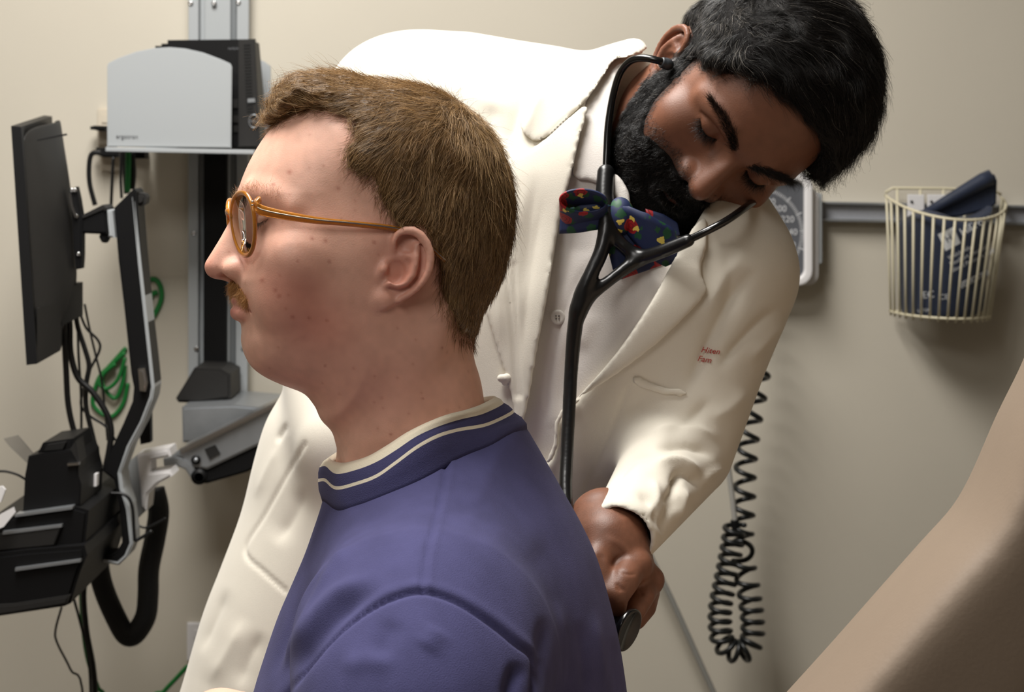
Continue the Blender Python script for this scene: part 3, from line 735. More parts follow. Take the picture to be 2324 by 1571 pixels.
# trousers and shoes, in world space: he sits on the couch with his legs over its end
hipx, hipy = W(1010, 2000, 1.37)[0], 1.42
SEATZ = 0.60
def trouser_sdf(P):
    d = s_ell(P, (hipx, hipy, SEATZ + .13), (.17, .20, .17))
    for s in (-1, 1):
        k = np.array((hipx - .46, hipy + s * .12, SEATZ + .06))
        d = smin(d, s_chain(P, [(hipx - .02, hipy + s * .10, SEATZ + .09), k, k + (-.06, 0, -.46)], [.095, .07, .052]), .05)
    return d
V_t, Q_t = sdf_mesh(trouser_sdf, (hipx - .68, hipy - .32, 0.05), (hipx + .26, hipy + .32, 1.0), 0.012, 2)
m_trou = mat('dark_denim', srgb(48, 52, 66), 0.9, noise=.1, nscale=60, bump=.2, bscale=900)
link_mesh('trousers', np_mesh('trousers', V_t, Q_t), m_trou, PATIENT)
m_shoe = mat('shoe_leather', srgb(40, 34, 30), 0.5)
for s in (-1, 1):
    def shoe_sdf(P, s=s):
        a = np.array((hipx - .52, hipy + s * .12, .05))
        d = smin(s_cone(P, a, a + (-.16, 0, -.012), .048, .036), s_cone(P, a, a + (0, 0, .08), .045, .045), .02)
        return smax(d, -(P[:, 2] - 0.001), .004)
    a, b = sdf_mesh(shoe_sdf, (hipx - .75, hipy + s * .12 - .07, -.01), (hipx - .45, hipy + s * .12 + .07, .20), .006, 1)
    link_mesh('shoe', np_mesh('shoe', a, b), m_shoe, PATIENT)
# ------------------------------------------------------------------ amber eyeglasses of the patient
m_amber = mat('amber_acetate', srgb(214, 140, 48), 0.16, trans=0.45, ior=1.49, noise=.12, nscale=90, coat=.3)
m_lens = mat('lens_glass', (0.96, 0.98, 0.97), 0.02, trans=1.0, ior=1.35)
m_pin = mat('hinge_metal', srgb(190, 180, 165), 0.3, metal=1.0)
def tube(path, rad, sides=10, closed=False, rad2=None, cap=True, upv=(0, 0, 1), fix=False):
    """tube round a polyline (n,3); rad scalar or (n,); rad2 second half axis -> V, [Q, caps]"""
    P = np.asarray(path, float); n = len(P)
    T = np.roll(P, -1, 0) - np.roll(P, 1, 0) if closed else np.gradient(P, axis=0)
    T = unit(T); r = np.broadcast_to(rad, n).astype(float); r2 = r if rad2 is None else np.broadcast_to(rad2, n).astype(float)
    A = np.zeros_like(P); u = np.asarray(upv, float)
    a = u - (u @ T[0]) * T[0]
    if np.linalg.norm(a) < 1e-3: a = np.cross(T[0], (1, 0, 0.3))
    a = nrm(a)
    for i in range(n):
        a = (u if fix else a); a = a - (a @ T[i]) * T[i]; a = nrm(a); A[i] = a
    B = np.cross(T, A); ang = np.arange(sides) * 2 * math.pi / sides
    V = P[:, None] + A[:, None] * (np.cos(ang)[None, :, None] * r[:, None, None]) + B[:, None] * (np.sin(ang)[None, :, None] * r2[:, None, None])
    idx = np.arange(n * sides).reshape(n, sides)
    a0, a1 = (idx, np.roll(idx, -1, 0)) if closed else (idx[:-1], idx[1:])
    Q = np.stack([a0, np.roll(a0, -1, 1), np.roll(a1, -1, 1), a1], -1).reshape(-1, 4)
    Fs = [Q]
    if cap and not closed: Fs += [idx[:1, ::-1], idx[-1:]]
    return V.reshape(-1, 3), Fs
def tube_obj(name, path, rad, m, parent=None, **k):
    V, Fs = tube(path, rad, **k); return link_mesh(name, np_mesh(name, V, Fs), m, parent)
GL = empty('eyeglasses', tuple(cam2world(FR_P.to_cam(pp(553, 510)))), 'amber see-through eyeglasses on the face of the seated man', 'eyeglasses')
def gw(P): return cam2world(FR_P.to_cam(P))
lc = pp(553, 509, 33); lc[0] = 33
WRAP = math.radians(13)
th_ = np.linspace(0, 2 * math.pi, 40, endpoint=False)
def lens_ring(s, a, b, off=0.0):
    ct, st = np.cos(th_), np.sin(th_)
    x = a * np.sign(ct) * np.abs(ct) ** 0.92; y = b * np.sign(st) * np.abs(st) ** 0.92 * (1 - 0.0 * ct)
    x = x * (1 + 0.10 * (y / b))
    L = lc[0] + x * math.cos(WRAP); F = lc[1] - x * math.sin(WRAP) + off + y * 0.10; U = lc[2] + y
    return np.c_[s * L, F, U]
for s in (1, -1):
    rim = link_mesh('rim', np_mesh('rim', *tube(gw(lens_ring(s, 22.8, 22.0)), 0.0016, sides=8, closed=True, rad2=0.0021)), m_amber, GL)
    r0, r1 = lens_ring(s, 22.2, 21.4, 0.8), lens_ring(s, 22.2, 21.4, -0.8)
    c0, c1 = r0.mean(0, keepdims=True) + (0, 1.2, 0), r1.mean(0, keepdims=True) + (0, 1.2, 0)
    V = np.concatenate([r0, r1, c0, c1]); n = 40; i = np.arange(n); j = (i + 1) % n
    T = np.concatenate([np.c_[i, j, np.full(n, 2 * n)], np.c_[j + n, i + n, np.full(n, 2 * n + 1)]]); Qd = np.c_[j, i, i + n, j + n]
    link_mesh('lens', np_mesh('lens', gw(V), [T, Qd]), m_lens, GL)
    # end piece and temple
    e0 = lc + (25.5 * math.cos(WRAP), -25.5 * math.sin(WRAP), 13); 
    p1 = pp(592, 477, 66); p1[0] = 66
    p2 = pp(700, 498, 73); p2[0] = 73
    p3 = pp(800, 508, 75); p3[0] = 75
    p4 = pp(900, 520, 75); p4[0] = 75
    p5 = pp(950, 540, 74); p5[0] = 74
    p6 = pp(1012, 592, 73); p6[0] = 72
    path = catmull([e0 - (4, 0, 0), e0 + (4, -2, 0.5), p1, p2, p3, p4, p5, p6], 5, closed=False)
    path[:, 0] *= s
    tt = np.linspace(0, 1, len(path))
    hgt = np.interp(tt, [0, .15, .3, .5, 1], [3.8, 4.2, 3.6, 2.2, 1.8]) * 0.001
    tmp = link_mesh('temple', np_mesh('temple', *tube(gw(path), hgt, sides=10, rad2=0.0014, fix=True)), m_amber, GL)
    core = path[5:]; link_mesh('wire_core', np_mesh('wire_core', *tube(gw(core + (s * 1.3, 0, 0.4)), 0.0006, sides=6)), m_pin, tmp)
    for dz in (1.2, -1.2):
        q = gw((e0 * (s, 1, 1) + (0, 1.5, dz))[None])[0]
        V, Fs = tube([q, q + np.array(cam2world(FR_P.to_cam((0, 2, 0))) - cam2world(FR_P.to_cam((0, 0, 0))))], 0.0007, sides=8)
        link_mesh('rivet', np_mesh('rivet', V, Fs), m_pin, tmp)
br = catmull([lc * (1, 1, 1) + (-21, 4.6, 6), lc + (-27, 6.5, 10), np.array((0, lc[1] + 7.5, lc[2] + 11.5)), (lc + (-27, 6.5, 10)) * (-1, 1, 1), (lc + (-21, 4.6, 6)) * (-1, 1, 1)], 5, closed=False)
link_mesh('bridge', np_mesh('bridge', *tube(gw(br), 0.0022, sides=10)), m_amber, GL)
# ------------------------------------------------------------------ the doctor (bending over from behind, head tilted)
rngd = np.random.default_rng(11)
FR_D = Frame((0.1864, 0.216, -1.62), (0.6859, -0.6117, -0.3943), (-0.2691, -0.7165, 0.6436), (0.6761, 0.3353, 0.656), 0.973)
NOSE_D = dict(bridge=[(0, 103, 46), (0, 109, 38), (0, 117, 22), (0, 123, 6)], br=[5.5, 6.0, 7.5, 10.5], body=[(0, 96, 38), (0, 102, 20), (0, 108, 6)], bodyr=[9, 13, 14],
              ala=(15.0, 108, 1), alar=(9.5, 12.5, 9.0), sub=(0, 114, -4), nos=(7.5, 117, -4), nosr=(3.6, 6.5, 3.4),
              crease=[(21, 96, 10), (24.5, 97, 2), (23, 98, -6)])
HEAD_D = Head(NOSE_D, ear_o=(74, 16, 4.0), ear_tilt=-0.10, cheek=0.95, lips=1.15)
def dl(px, py, L=0.0): return FR_D.px(px, py, L)
NKD = FR_D.from_cam(np.array([C(1500, 400, 1.74), C(1490, 560, 1.80)]))
def doctor_sdf(P):
    d = HEAD_D(P)
    n = s_chain(P, [(0, 0, -20), (0, -12, -60), NKD[0], NKD[1]], [54, 56, 60, 66])
    return smin(d, n, 12)
lo, hi = np.array((-125, -150, -190)), np.array((125, 152, 178))
Fd, lod, hd = sdf_grid(doctor_sdf, lo, hi, 1.4)
V_dh, Q_dh = surface_nets(Fd, lod, hd); V_dh = laplace(V_dh, Q_dh, 3)
FIELD_D = GridField(Fd, lod, hd)
Vc_dh = FR_D.to_cam(V_dh)
C_DB, C_DL, C_DR, C_DD = np.array(srgb(124, 82, 62)), np.array(srgb(122, 72, 64)), np.array(srgb(142, 84, 62)), np.array(srgb(92, 54, 40))
cold = skin_col(V_dh, C_DB, C_DL, C_DR, C_DD, 4, redk=0.35)
A_ = np.abs(V_dh[:, 0])
BEARD = Poly2([(20, 46), (36, 44), (50, 22), (64, 4), (78, -10), (92, -15), (99, -7), (112, -4), (130, -6), (138, -35), (132, -95), (70, -108), (52, -78), (38, -52), (25, -26), (17, 0), (14, 30)], 1.0, 30, 4)
lipm = lambda P: np.maximum(gmask(np.c_[np.abs(P[:, :1]), P[:, 1:]], pp(536, 710), (20, 14, 5.0)), 0.8 * gmask(np.c_[np.abs(P[:, :1]), P[:, 1:]], pp(533, 688), (19, 12, 3.0)))
def beard_edge(P): return BEARD(P[:, 1:]) + 2.0 * nz(P, 3.0, 2) + 40 * np.clip(lipm(P) - 0.14, 0, 1) + 20 * np.clip((np.abs(P[:, 0]) - 71) / 3, 0, 1)
stub = np.clip(0.5 - beard_edge(V_dh) / 24.0, 0, 0.88)
cold = mixc(cold, srgb(30, 24, 21), stub)
HL_A = np.array([0, 12, 23, 33, 41, 50, 60, 66, 76, 90, 104, 130, 180.0]); HL_U = np.array([107, 107, 102, 90, 70, 52, 42, 6, 6, 30, 20, -22, -36.0])
def scalp_edge(P):                # negative where the doctor's scalp hair grows
    a = np.degrees(np.arctan2(np.abs(P[:, 0]), P[:, 1]))
    return np.interp(a, HL_A, HL_U) - P[:, 2]
cold = mixc(cold, srgb(28, 23, 20), np.clip(0.5 - scalp_edge(V_dh) / 8.0, 0, 0.9) * (np.abs(V_dh[:, 0]) < 74.5))
skin_d = mat('skin_brown', C_DB, 0.48, vcol=True, sss=0.08, sssr=0.005, bump=0.10, bscale=800, spec=0.5)
DOCTOR = empty('person', (0.02, 1.80, 0.0), 'bearded doctor in a white coat and bow tie, bending over with a stethoscope', 'person')
m_black = mat('hair_black', srgb(24, 21, 20), 0.36, vcol=True, spec=0.45)

m_under = mat('hair_black_under', srgb(16, 14, 13), 0.8, vcol=True, spec=0.15)
def two_mats(name, me, nshell, parent):
    o = link_mesh(name, me, [m_under, m_black], parent); mi = np.ones(len(me.polygons), np.int32); mi[:nshell] = 0
    me.polygons.foreach_set('material_index', mi); return o
# ---- scalp hair
TD = np.array([(90, 112, 9), (60, 130, 15), (10, 140, 14), (-40, 125, 12), (-85, 60, 9), (-80, 0, 8), (-60, -30, 4), (0, 60, 9), (30, 60, 7), (28, 25, 2.0), (45, 80, 12), (-40, 40, 9), (70, 100, 13)], float)
def hair_d_sdf(P):
    d = FIELD_D(P); th = rbf(P[:, 1:], TD[:, :2], TD[:, 2:], 16.0)[:, 0]
    th = th * (1 + 0.40 * np.clip(P[:, 0] / 70, -0.35, 1.0) * np.clip((P[:, 2] - 40) / 60, 0, 1))
    e = scalp_edge(P) + 1.5 * nz(P, 4, 3)
    th = th * np.clip(0.2 - e / 16.0, 0, 1) ** 0.6 + 0.5 * nz(P, 6, 4) + 1.3 * nz(P * np.array((0.18, 1, 1)), 2.6, 5) * np.clip(P[:, 2] / 60, 0.2, 1)
    ear = s_ell(np.c_[np.abs(P[:, 0]), P[:, 1:]], (84, 15, 2), (19, 25, 36))
    return smax(smax(smax(d - th, e, 3.0), -(d + 4), 1.0), -ear, 3.0)
Hd, hl2, hh2 = sdf_grid(hair_d_sdf, (-105, -130, -60), (118, 130, 190), 1.9)
V_hd, Q_hd = surface_nets(Hd, hl2, hh2); V_hd = laplace(V_hd, Q_hd, 2)
HFD = GridField(Hd, hl2, hh2)
def flow_d(P):
    top = np.clip((P[:, 2] - 55) / 50, 0, 1)[:, None]
    lf = np.clip(P[:, :1] / 60, -1, 1)
    side = np.where(P[:, :1] < 0, np.array([[0.25, 0.75, -0.55]]), np.array([[0.05, 0.55, -0.85]]))
    tp = np.concatenate([np.full((len(P), 1), 0.9), 0.35 + 0.25 * lf, -0.45 * np.clip(lf, 0, 1)], 1)
    back = np.clip((-P[:, 1:2] - 20) / 50, 0, 1)
    v = side * (1 - top) + tp * top
    v = v * (1 - back) + np.array([[0.25, -0.1, -1.0]]) * back
    return v + 0.38 * np.c_[nz(P, 7, 1), nz(P, 7, 2), nz(P, 7, 3)]
outd = (FIELD_D(V_hd) > 0.6).astype(float)
ND = 20000
Vs, Qs, Rr = hair_tubes(V_hd, Q_hd, outd, ND, HFD, flow_d, 16, 38, 0.10, 8, 0.17, FR_D, 0.12, rngd, curl=0.12, lenf=lambda R: np.clip(0.25 + (R[:, 2] + 10) / 120, 0.25, 1.2))
cs = strand_cols(ND, 24, [(12, 11, 10), (18, 16, 15), (28, 25, 23), (44, 40, 36)], rngd)
gr = np.repeat((rngd.random(ND) < np.where((Rr[:, 2] < 100) & (Rr[:, 0] < -20), 0.10, 0.012)), 24)
cs[gr] = srgb(128, 122, 114)
# loose curls along the far edge
R2, f2 = sample_tris(V_hd, Q_hd, outd * ((V_hd[:, 0] > 45) & (V_hd[:, 1] > 20) & (V_hd[:, 2] < 110)), 700, rngd)
P2 = grow(R2, lambda P: np.tile([0.5, 0.5, -0.7], (len(P), 1)), HFD, rngd.uniform(14, 30, 700), 12, rngd.normal(0.6, 0.3, 700), rngd, 0.5, 0.15, 0.9)
Vs2, Qs2 = strands(cam2world(FR_D.to_cam(P2.reshape(-1, 3))).reshape(P2.shape), np.full(700, 0.00014))
V_hw = cam2world(FR_D.to_cam(V_hd))
hc = np.tile(np.array(srgb(17, 15, 14)), (len(V_hd), 1))
meh = np_mesh('hair', np.concatenate([V_hw, Vs, Vs2]), np.concatenate([Q_hd, Qs + len(V_hw), Qs2 + len(V_hw) + len(Vs)]))
set_col(meh, np.concatenate([hc, cs, np.tile(srgb(20, 17, 15), (len(Vs2), 1))]))
tag(two_mats('hair', meh, len(Q_hd), DOCTOR), 'black swept-over hair with a few grey strands', kind='stuff')

# ---- beard
TB = np.array([(25, 40, 1.0), (28, 10, 2.5), (35, -20, 4), (50, -50, 6), (75, -75, 9), (110, -75, 10), (118, -50, 8), (112, -12, 5), (95, -20, 4.5), (75, -20, 3), (55, 5, 2)], float)
def beard_sdf(P):
    d = FIELD_D(P); th = rbf(P[:, 1:], TB[:, :2], TB[:, 2:], 13.0)[:, 0]; e = beard_edge(P)
    th = th * np.clip(0.1 - e / 12, 0, 1) ** 0.7 + 0.7 * nz(P, 3.5, 6) + 0.4 * nz(P, 2, 7)
    return smax(smax(d - th, e + 2, 2.5), -(d + 4), 1.0)
Hb, hl3, hh3 = sdf_grid(beard_sdf, (-88, 5, -118), (88, 145, 55), 1.7)
V_b, Q_b = surface_nets(Hb, hl3, hh3); V_b = laplace(V_b, Q_b, 2)
HB = GridField(Hb, hl3, hh3)
def flow_b(P):
    f = np.clip((P[:, 1:2] - 60) / 40, 0, 1)
    return np.concatenate([np.sign(P[:, :1]) * 0.3 * f, 0.6 - 0.2 * f, np.full((len(P), 1), -0.8)], 1)
NB = 11000
outb = (FIELD_D(V_b) > 0.3).astype(float)
Vs, Qs, Rr = hair_tubes(V_b, Q_b, outb, NB, HB, flow_b, 4, 9, 0.35, 5, 0.15, FR_D, 0.45, rngd, curl=0.45)
cs = strand_cols(NB, 15, [(10, 9, 8), (18, 15, 14), (32, 27, 24)], rngd)
cs[np.repeat(rngd.random(NB) < 0.02, 15)] = srgb(120, 112, 104)
# stubble at the edge of the beard, straight out of the skin
stw = np.exp(-((beard_edge(V_dh) - 3) / 5.0) ** 2)
R3, f3 = sample_tris(V_dh, Q_dh, stw, 5200, rngd)
P3 = grow(R3, flow_b, FIELD_D, rngd.uniform(1.5, 4.0, 5200), 3, rngd.normal(0.5, 0.2, 5200), rngd, 0.4, 0.05)
Vs3, Qs3 = strands(cam2world(FR_D.to_cam(P3.reshape(-1, 3))).reshape(P3.shape), np.full(5200, 0.00009))
V_bw = cam2world(FR_D.to_cam(V_b))
meb = np_mesh('beard', np.concatenate([V_bw, Vs, Vs3]), np.concatenate([Q_b, Qs + len(V_bw), Qs3 + len(V_bw) + len(Vs)]))
set_col(meb, np.concatenate([np.tile(srgb(13, 11, 10), (len(V_b), 1)), cs, np.tile(srgb(22, 18, 16), (len(Vs3), 1))]))
tag(two_mats('beard', meb, len(Q_b), DOCTOR), 'full black beard and moustache', kind='stuff')
# ---- brows and lashes
eb = []
for sgn in (1, -1):
    for dz in np.linspace(-3.2, 3.2, 5): eb.append(line_pts([(sgn * 10, 112, 51 + dz), (sgn * 22, 109, 58 + dz), (sgn * 38, 100, 59 + dz * .8), (sgn * 52, 89, 54 + dz * .3)], 40))
eb = snap(np.concatenate(eb), FIELD_D, -0.2)
dr = FIELD_D.grad(eb) * 0.35 + np.c_[np.sign(eb[:, 0]) * 0.9, np.full(len(eb), -0.2), np.full(len(eb), 0.25)]
Vm, Qm, Cm = fuzz(eb, dr, 6, (0.9, 0.7, 0.9), 8.0, 0.12, [(12, 10, 9), (26, 22, 19)], FR_D, rngd)
ls = np.concatenate([line_pts([(s * 20, 97, 35), (s * 27, 101, 32), (s * 33, 101.6, 31.5), (s * 39, 99.6, 32.5), (s * 45, 95.0, 35.5)], 60) for s in (1, -1)])
ls = snap(ls, FIELD_D, 0.0)
dlv = FIELD_D.grad(ls) + np.c_[np.sign(ls[:, 0]) * 0.15, np.zeros(len(ls)), np.full(len(ls), -0.7)]
Vl, Ql, Cl = fuzz(ls, dlv, 4, (0.4, 0.3, 0.4), 8.5, 0.12, [(10, 8, 8), (16, 13, 12)], FR_D, rngd)
mem = np_mesh('eyebrow', np.concatenate([Vm, Vl]), np.concatenate([Qm, Ql + len(Vm)])); set_col(mem, np.concatenate([Cm, Cl]))
tag(link_mesh('brows_and_lashes', mem, m_black, DOCTOR), kind='stuff')
# ------------------------------------------------------------------ the doctor's coat, dress shirt and hand
CT_POLY = [(742, 350), (775, 228), (820, 172), (860, 140), (905, 108), (950, 86), (1000, 75), (1055, 72), (1110, 80), (1180, 92), (1260, 104), (1330, 115), (1385, 100), (1437, 90), (1480, 120), (1560, 220), (1640, 340), (1700, 400), (1738, 440), (1768, 495), (1790, 560), (1785, 650),
           (1700, 800), (1570, 950), (1460, 1120), (1400, 1300), (1400, 1500), (1400, 1900), (300, 1900), (350, 1740), (408, 1571), (458, 1400), (500, 1290), (538, 1190), (556, 1130), (575, 1050), (602, 960), (640, 890), (690, 780), (725, 650), (738, 500)]
ct_dc = lambda q: 1.755 - 0.00016 * (q[:, 0] - 1000) + 0.00002 * (q[:, 1] - 700)
CT = Inflate(CT_POLY, ct_dc, [(900, 200, .10, .085), (1000, 130, .085, .075), (1200, 180, .10, .08), (1430, 150, .09, .07), (1500, 350, .11, .09), (1300, 450, .125, .11), (1000, 500, .13, .11), (1700, 560, .10, .085), (1400, 700, .135, .12), (1100, 800, .14, .12), (800, 900, .13, .11),
                             (1300, 1000, .14, .12), (900, 1300, .14, .13), (600, 1400, .12, .10), (1200, 1500, .14, .12)], sig=110)
SLV = [C(1655, 640, 1.625), C(1548, 1020, 1.61), C(1418, 1205, 1.475)]
SLR = [145 / FP * 1.625, 118 / FP * 1.61, 82 / FP * 1.475]
RSL = [C(905, 250, 1.77), C(760, 640, 1.84), C(800, 1000, 1.70)]
def body_sdf(P): return CT(P)
def coat_solid(P):
    d = smin(CT(P), s_chain(P, SLV, SLR), 0.03)
    return smin(d, s_chain(P, RSL, [.072, .062, .052]), 0.03)
V_OPEN = [(1392, 138), (1334, 225), (1316, 313), (1295, 401), (1272, 489), (1246, 650), (1221, 780), (1197, 900), (1176, 1010), (1240, 1052), (1257, 1010), (1262, 960), (1276, 930), (1310, 903), (1400, 800), (1480, 680), (1528, 590), (1590, 490), (1640, 380), (1600, 200), (1500, 60)]
VO = Poly2(V_OPEN, 4.0, 120, 3)
def pxq(P): d = np.maximum(-P[:, 2], .3); return np.c_[CX + FP * P[:, 0] / d, CY - FP * P[:, 1] / d]
def prism(poly, P, back=0.03):    # outline through the pixels, on the viewer's side of the body only
    q = pxq(P); return np.maximum(poly(q) * (-P[:, 2]) / FP, (-P[:, 2]) - ct_dc(q) - back)
CUFF_N = nrm(SLV[2] - SLV[1])
def coat_sdf(P):
    d = coat_solid(P)
    d = smax(d, -prism(VO, P), .003)
    wr = SLV[2] + CUFF_N * 0.012
    d = smax(d, (P - wr) @ CUFF_N, .006)                          # the cuff is cut off square
    inner = s_chain(P, [SLV[2] - CUFF_N * .03, SLV[2] + CUFF_N * .06], [SLR[2] - .0055, SLR[2] - .0055])
    return smax(d, -inner, .004)
V_ct, Q_ct = sdf_mesh(coat_sdf, (-0.48, -0.46, -1.98), (0.30, 0.34, -1.37), 0.0030, 3)
COAT_FOLDS = [
    # shoulder and chest on the left
    ([(1020, 190), (1000, 260), (985, 330)], 24, -3.0), ([(1215, 130), (1190, 220), (1160, 300), (1140, 380)], 26, -4), ([(1245, 150), (1215, 240), (1180, 330)], 20, 3.5), ([(1120, 230), (1100, 330)], 30, -2.5),
    # sleeve folds
    ([(1480, 1020), (1560, 1010), (1630, 1040)], 16, -7.0), ([(1450, 990), (1550, 970), (1650, 1000)], 18, 5.0), ([(1470, 1060), (1540, 1045), (1600, 1085)], 16, 6.0), ([(1520, 1110), (1550, 1075), (1600, 1110)], 12, -6), ([(1500, 1150), (1530, 1110), (1545, 1060)], 10, -5), ([(1470, 1180), (1490, 1130), (1480, 1080)], 12, 4), ([(1530, 1190), (1545, 1150), (1560, 1100)], 13, 4.5), ([(1440, 1110), (1480, 1150), (1500, 1210)], 10, -3.5),
    ([(1510, 1230), (1510, 1180), (1535, 1120)], 10, -4.5), ([(1570, 1190), (1580, 1140)], 9, -4), ([(1790, 690), (1740, 720), (1680, 780), (1620, 850)], 16, -5.0), ([(1800, 720), (1750, 760), (1690, 830)], 18, 3.5), ([(1740, 600), (1690, 640), (1640, 720), (1590, 820), (1540, 920)], 22, -6), ([(1700, 560), (1640, 640), (1590, 740)], 24, 3), ([(1620, 900), (1560, 960), (1500, 985)], 18, -4),
    ([(1700, 880), (1650, 930), (1600, 950)], 22, 3.5), ([(1650, 1060), (1610, 1080), (1590, 1110)], 10, 3),
    # front panel on the left and pocket
    ([(692, 1008), (650, 1080), (600, 1170), (556, 1250), (600, 1300), (648, 1342)], 5, -1.4, 0, 1), ([(655, 960), (638, 985), (628, 1008)], 7, -2.5), ([(700, 1100), (660, 1180), (620, 1240)], 24, -3.5), ([(640, 1000), (600, 1080), (575, 1140)], 14, 1.5), ([(560, 1400), (520, 1480), (470, 1560)], 26, 3), ([(600, 1430), (560, 1500), (540, 1570)], 22, -3), ([(520, 1330), (490, 1400), (450, 1490)], 18, -2.5),
    # chest between lapel and sleeve
    ([(1330, 1110), (1380, 1000), (1425, 880)], 5, -1.2, 0, 1), ([(1500, 1040), (1440, 1040), (1380, 1110)], 14, -4), ([(1640, 560), (1660, 640), (1640, 720)], 20, -3), ([(1220, 380), (1200, 520), (1180, 700)], 22, -2.5), ([(1150, 610), (1162, 750), (1172, 900)], 5, -2.0, 0, 1), ([(1120, 520), (1130, 640), (1140, 800)], 18, 2.0),
]
V_ct = folds(V_ct, Q_ct, COAT_FOLDS, sharp=True)
m_coat = mat('coat_cotton', srgb(226, 220, 206), 0.88, noise=0.02, nscale=20, bump=0.15, bscale=1500, sheen=0.2, spec=0.2)
coat = make_part('coat', V_ct, Q_ct, m_coat, DOCTOR)
tag(coat, 'white cotton doctor coat')

# ---- dress shirt under the coat
NECK_HOLE = Poly2([(1386, 150), (1384, 250), (1382, 340), (1388, 425), (1425, 475), (1560, 540), (1650, 440), (1600, 240), (1500, 80), (1430, 90)], 4.0, 80, 3)
def shirt_d(P):
    d = np.maximum(CT(P) + 0.011, -P[:, 2] - ct_dc(pxq(P)) - 0.02)
    return smax(d, -prism(NECK_HOLE, P, .06), .002)
V_ds, Q_ds = sdf_mesh(shirt_d, (-0.12, -0.20, -1.80), (0.26, 0.30, -1.45), 0.004, 3)
V_ds = folds(V_ds, Q_ds, [([(1400, 520), (1340, 600), (1290, 680), (1255, 800), (1235, 950)], 5, -1.6, 0, 1), ([(1418, 530), (1356, 610), (1306, 690), (1271, 810), (1251, 955)], 8, 1.2, 0, 1), ([(1320, 760), (1280, 860), (1260, 960)], 22, -2.5), ([(1350, 700), (1310, 800)], 20, 2), ([(1290, 500), (1280, 600), (1262, 700)], 14, -2)])
m_dress = mat('dress_shirt', srgb(226, 220, 214), 0.85, bump=0.2, bscale=1000, spec=0.2)
dshirt = make_part('dress_shirt', V_ds, Q_ds, m_dress, DOCTOR)
def shell(name, poly, lo_off, hi_off, m, parent, base=coat_solid, box=None, h=0.0024, smooth=4, back=0.03, k=.0014, strokes=None):
    """cloth layer that follows a base surface inside a traced outline"""
    pl = Poly2(poly, 3.0, 60, smooth); p = np.asarray(poly, float)
    def f(P):
        b = base(P); return smax(smax(b - hi_off, -(b - lo_off), .0012), prism(pl, P, back), k)
    x0, y0 = p.min(0) - 25; x1, y1 = p.max(0) + 25
    cs_ = np.array([C(x, y, d) for x in (x0, x1) for y in (y0, y1) for d in (1.45, 1.85)])
    lo, hi = cs_.min(0), cs_.max(0)
    if box: lo[2], hi[2] = -box[1], -box[0]
    V, Q = sdf_mesh(f, lo, hi, h, 4)
    V = folds(V, Q, (COAT_FOLDS if base is coat_solid else []) + (strokes or []), sharp=True)
    return make_part(name, V, Q, m, parent)
shell('collar', [(1437, 86), (1470, 112), (1420, 132), (1392, 140), (1334, 226), (1224, 322), (1177, 268), (1255, 190), (1340, 122)], .001, .0052, m_coat, coat, box=(1.45, 1.85))
shell('lapel', [(1331, 236), (1222, 326), (1165, 352), (1100, 420), (1085, 620), (1118, 760), (1160, 900), (1172, 985), (1196, 930), (1221, 790), (1246, 655), (1272, 492), (1296, 404), (1316, 316)], .0008, .0055, m_coat, coat,
      strokes=[([(1240, 420), (1210, 560), (1190, 720), (1180, 860)], 20, -2.5), ([(1200, 400), (1165, 560), (1150, 700)], 22, 2.0), ([(1165, 600), (1172, 760), (1182, 900)], 5, -1.5, 0, 1)])
shell('lapel', [(1528, 588), (1580, 505), (1606, 500), (1604, 560), (1592, 612), (1603, 652), (1598, 672), (1555, 722), (1480, 790), (1400, 850), (1325, 898), (1306, 906), (1340, 868), (1400, 800), (1480, 680)], .001, .0055, m_coat, coat)
shell('chest_pocket', [(1444, 852), (1495, 874), (1556, 884), (1550, 902), (1490, 893), (1436, 872)], -.001, .0024, m_coat, coat, smooth=3)
shell('front_edge', [(1308, 903), (1276, 926), (1258, 960), (1254, 1008), (1238, 1046), (1250, 1052), (1268, 1012), (1272, 962), (1288, 934), (1318, 912)], .0, .004, m_coat, coat)
# shirt collar round the neck
def neck_base(P):
    return np.minimum(FIELD_D(FR_D.from_cam(P)) * 0.001 * FR_D.s, CT(P) + 0.011)
shell('shirt_collar', [(1470, 116), (1425, 136), (1400, 172), (1390, 235), (1384, 300), (1380, 350), (1384, 422), (1340, 412), (1298, 396), (1312, 313), (1330, 225), (1386, 142), (1436, 112)], .001, .0065, m_dress, dshirt, base=neck_base, box=(1.45, 1.9), back=.10)
shell('shirt_collar', [(1384, 400), (1400, 395), (1425, 430), (1432, 470), (1412, 468), (1396, 445)], .001, .009, m_dress, dshirt, base=neck_base, box=(1.45, 1.9), back=.10)
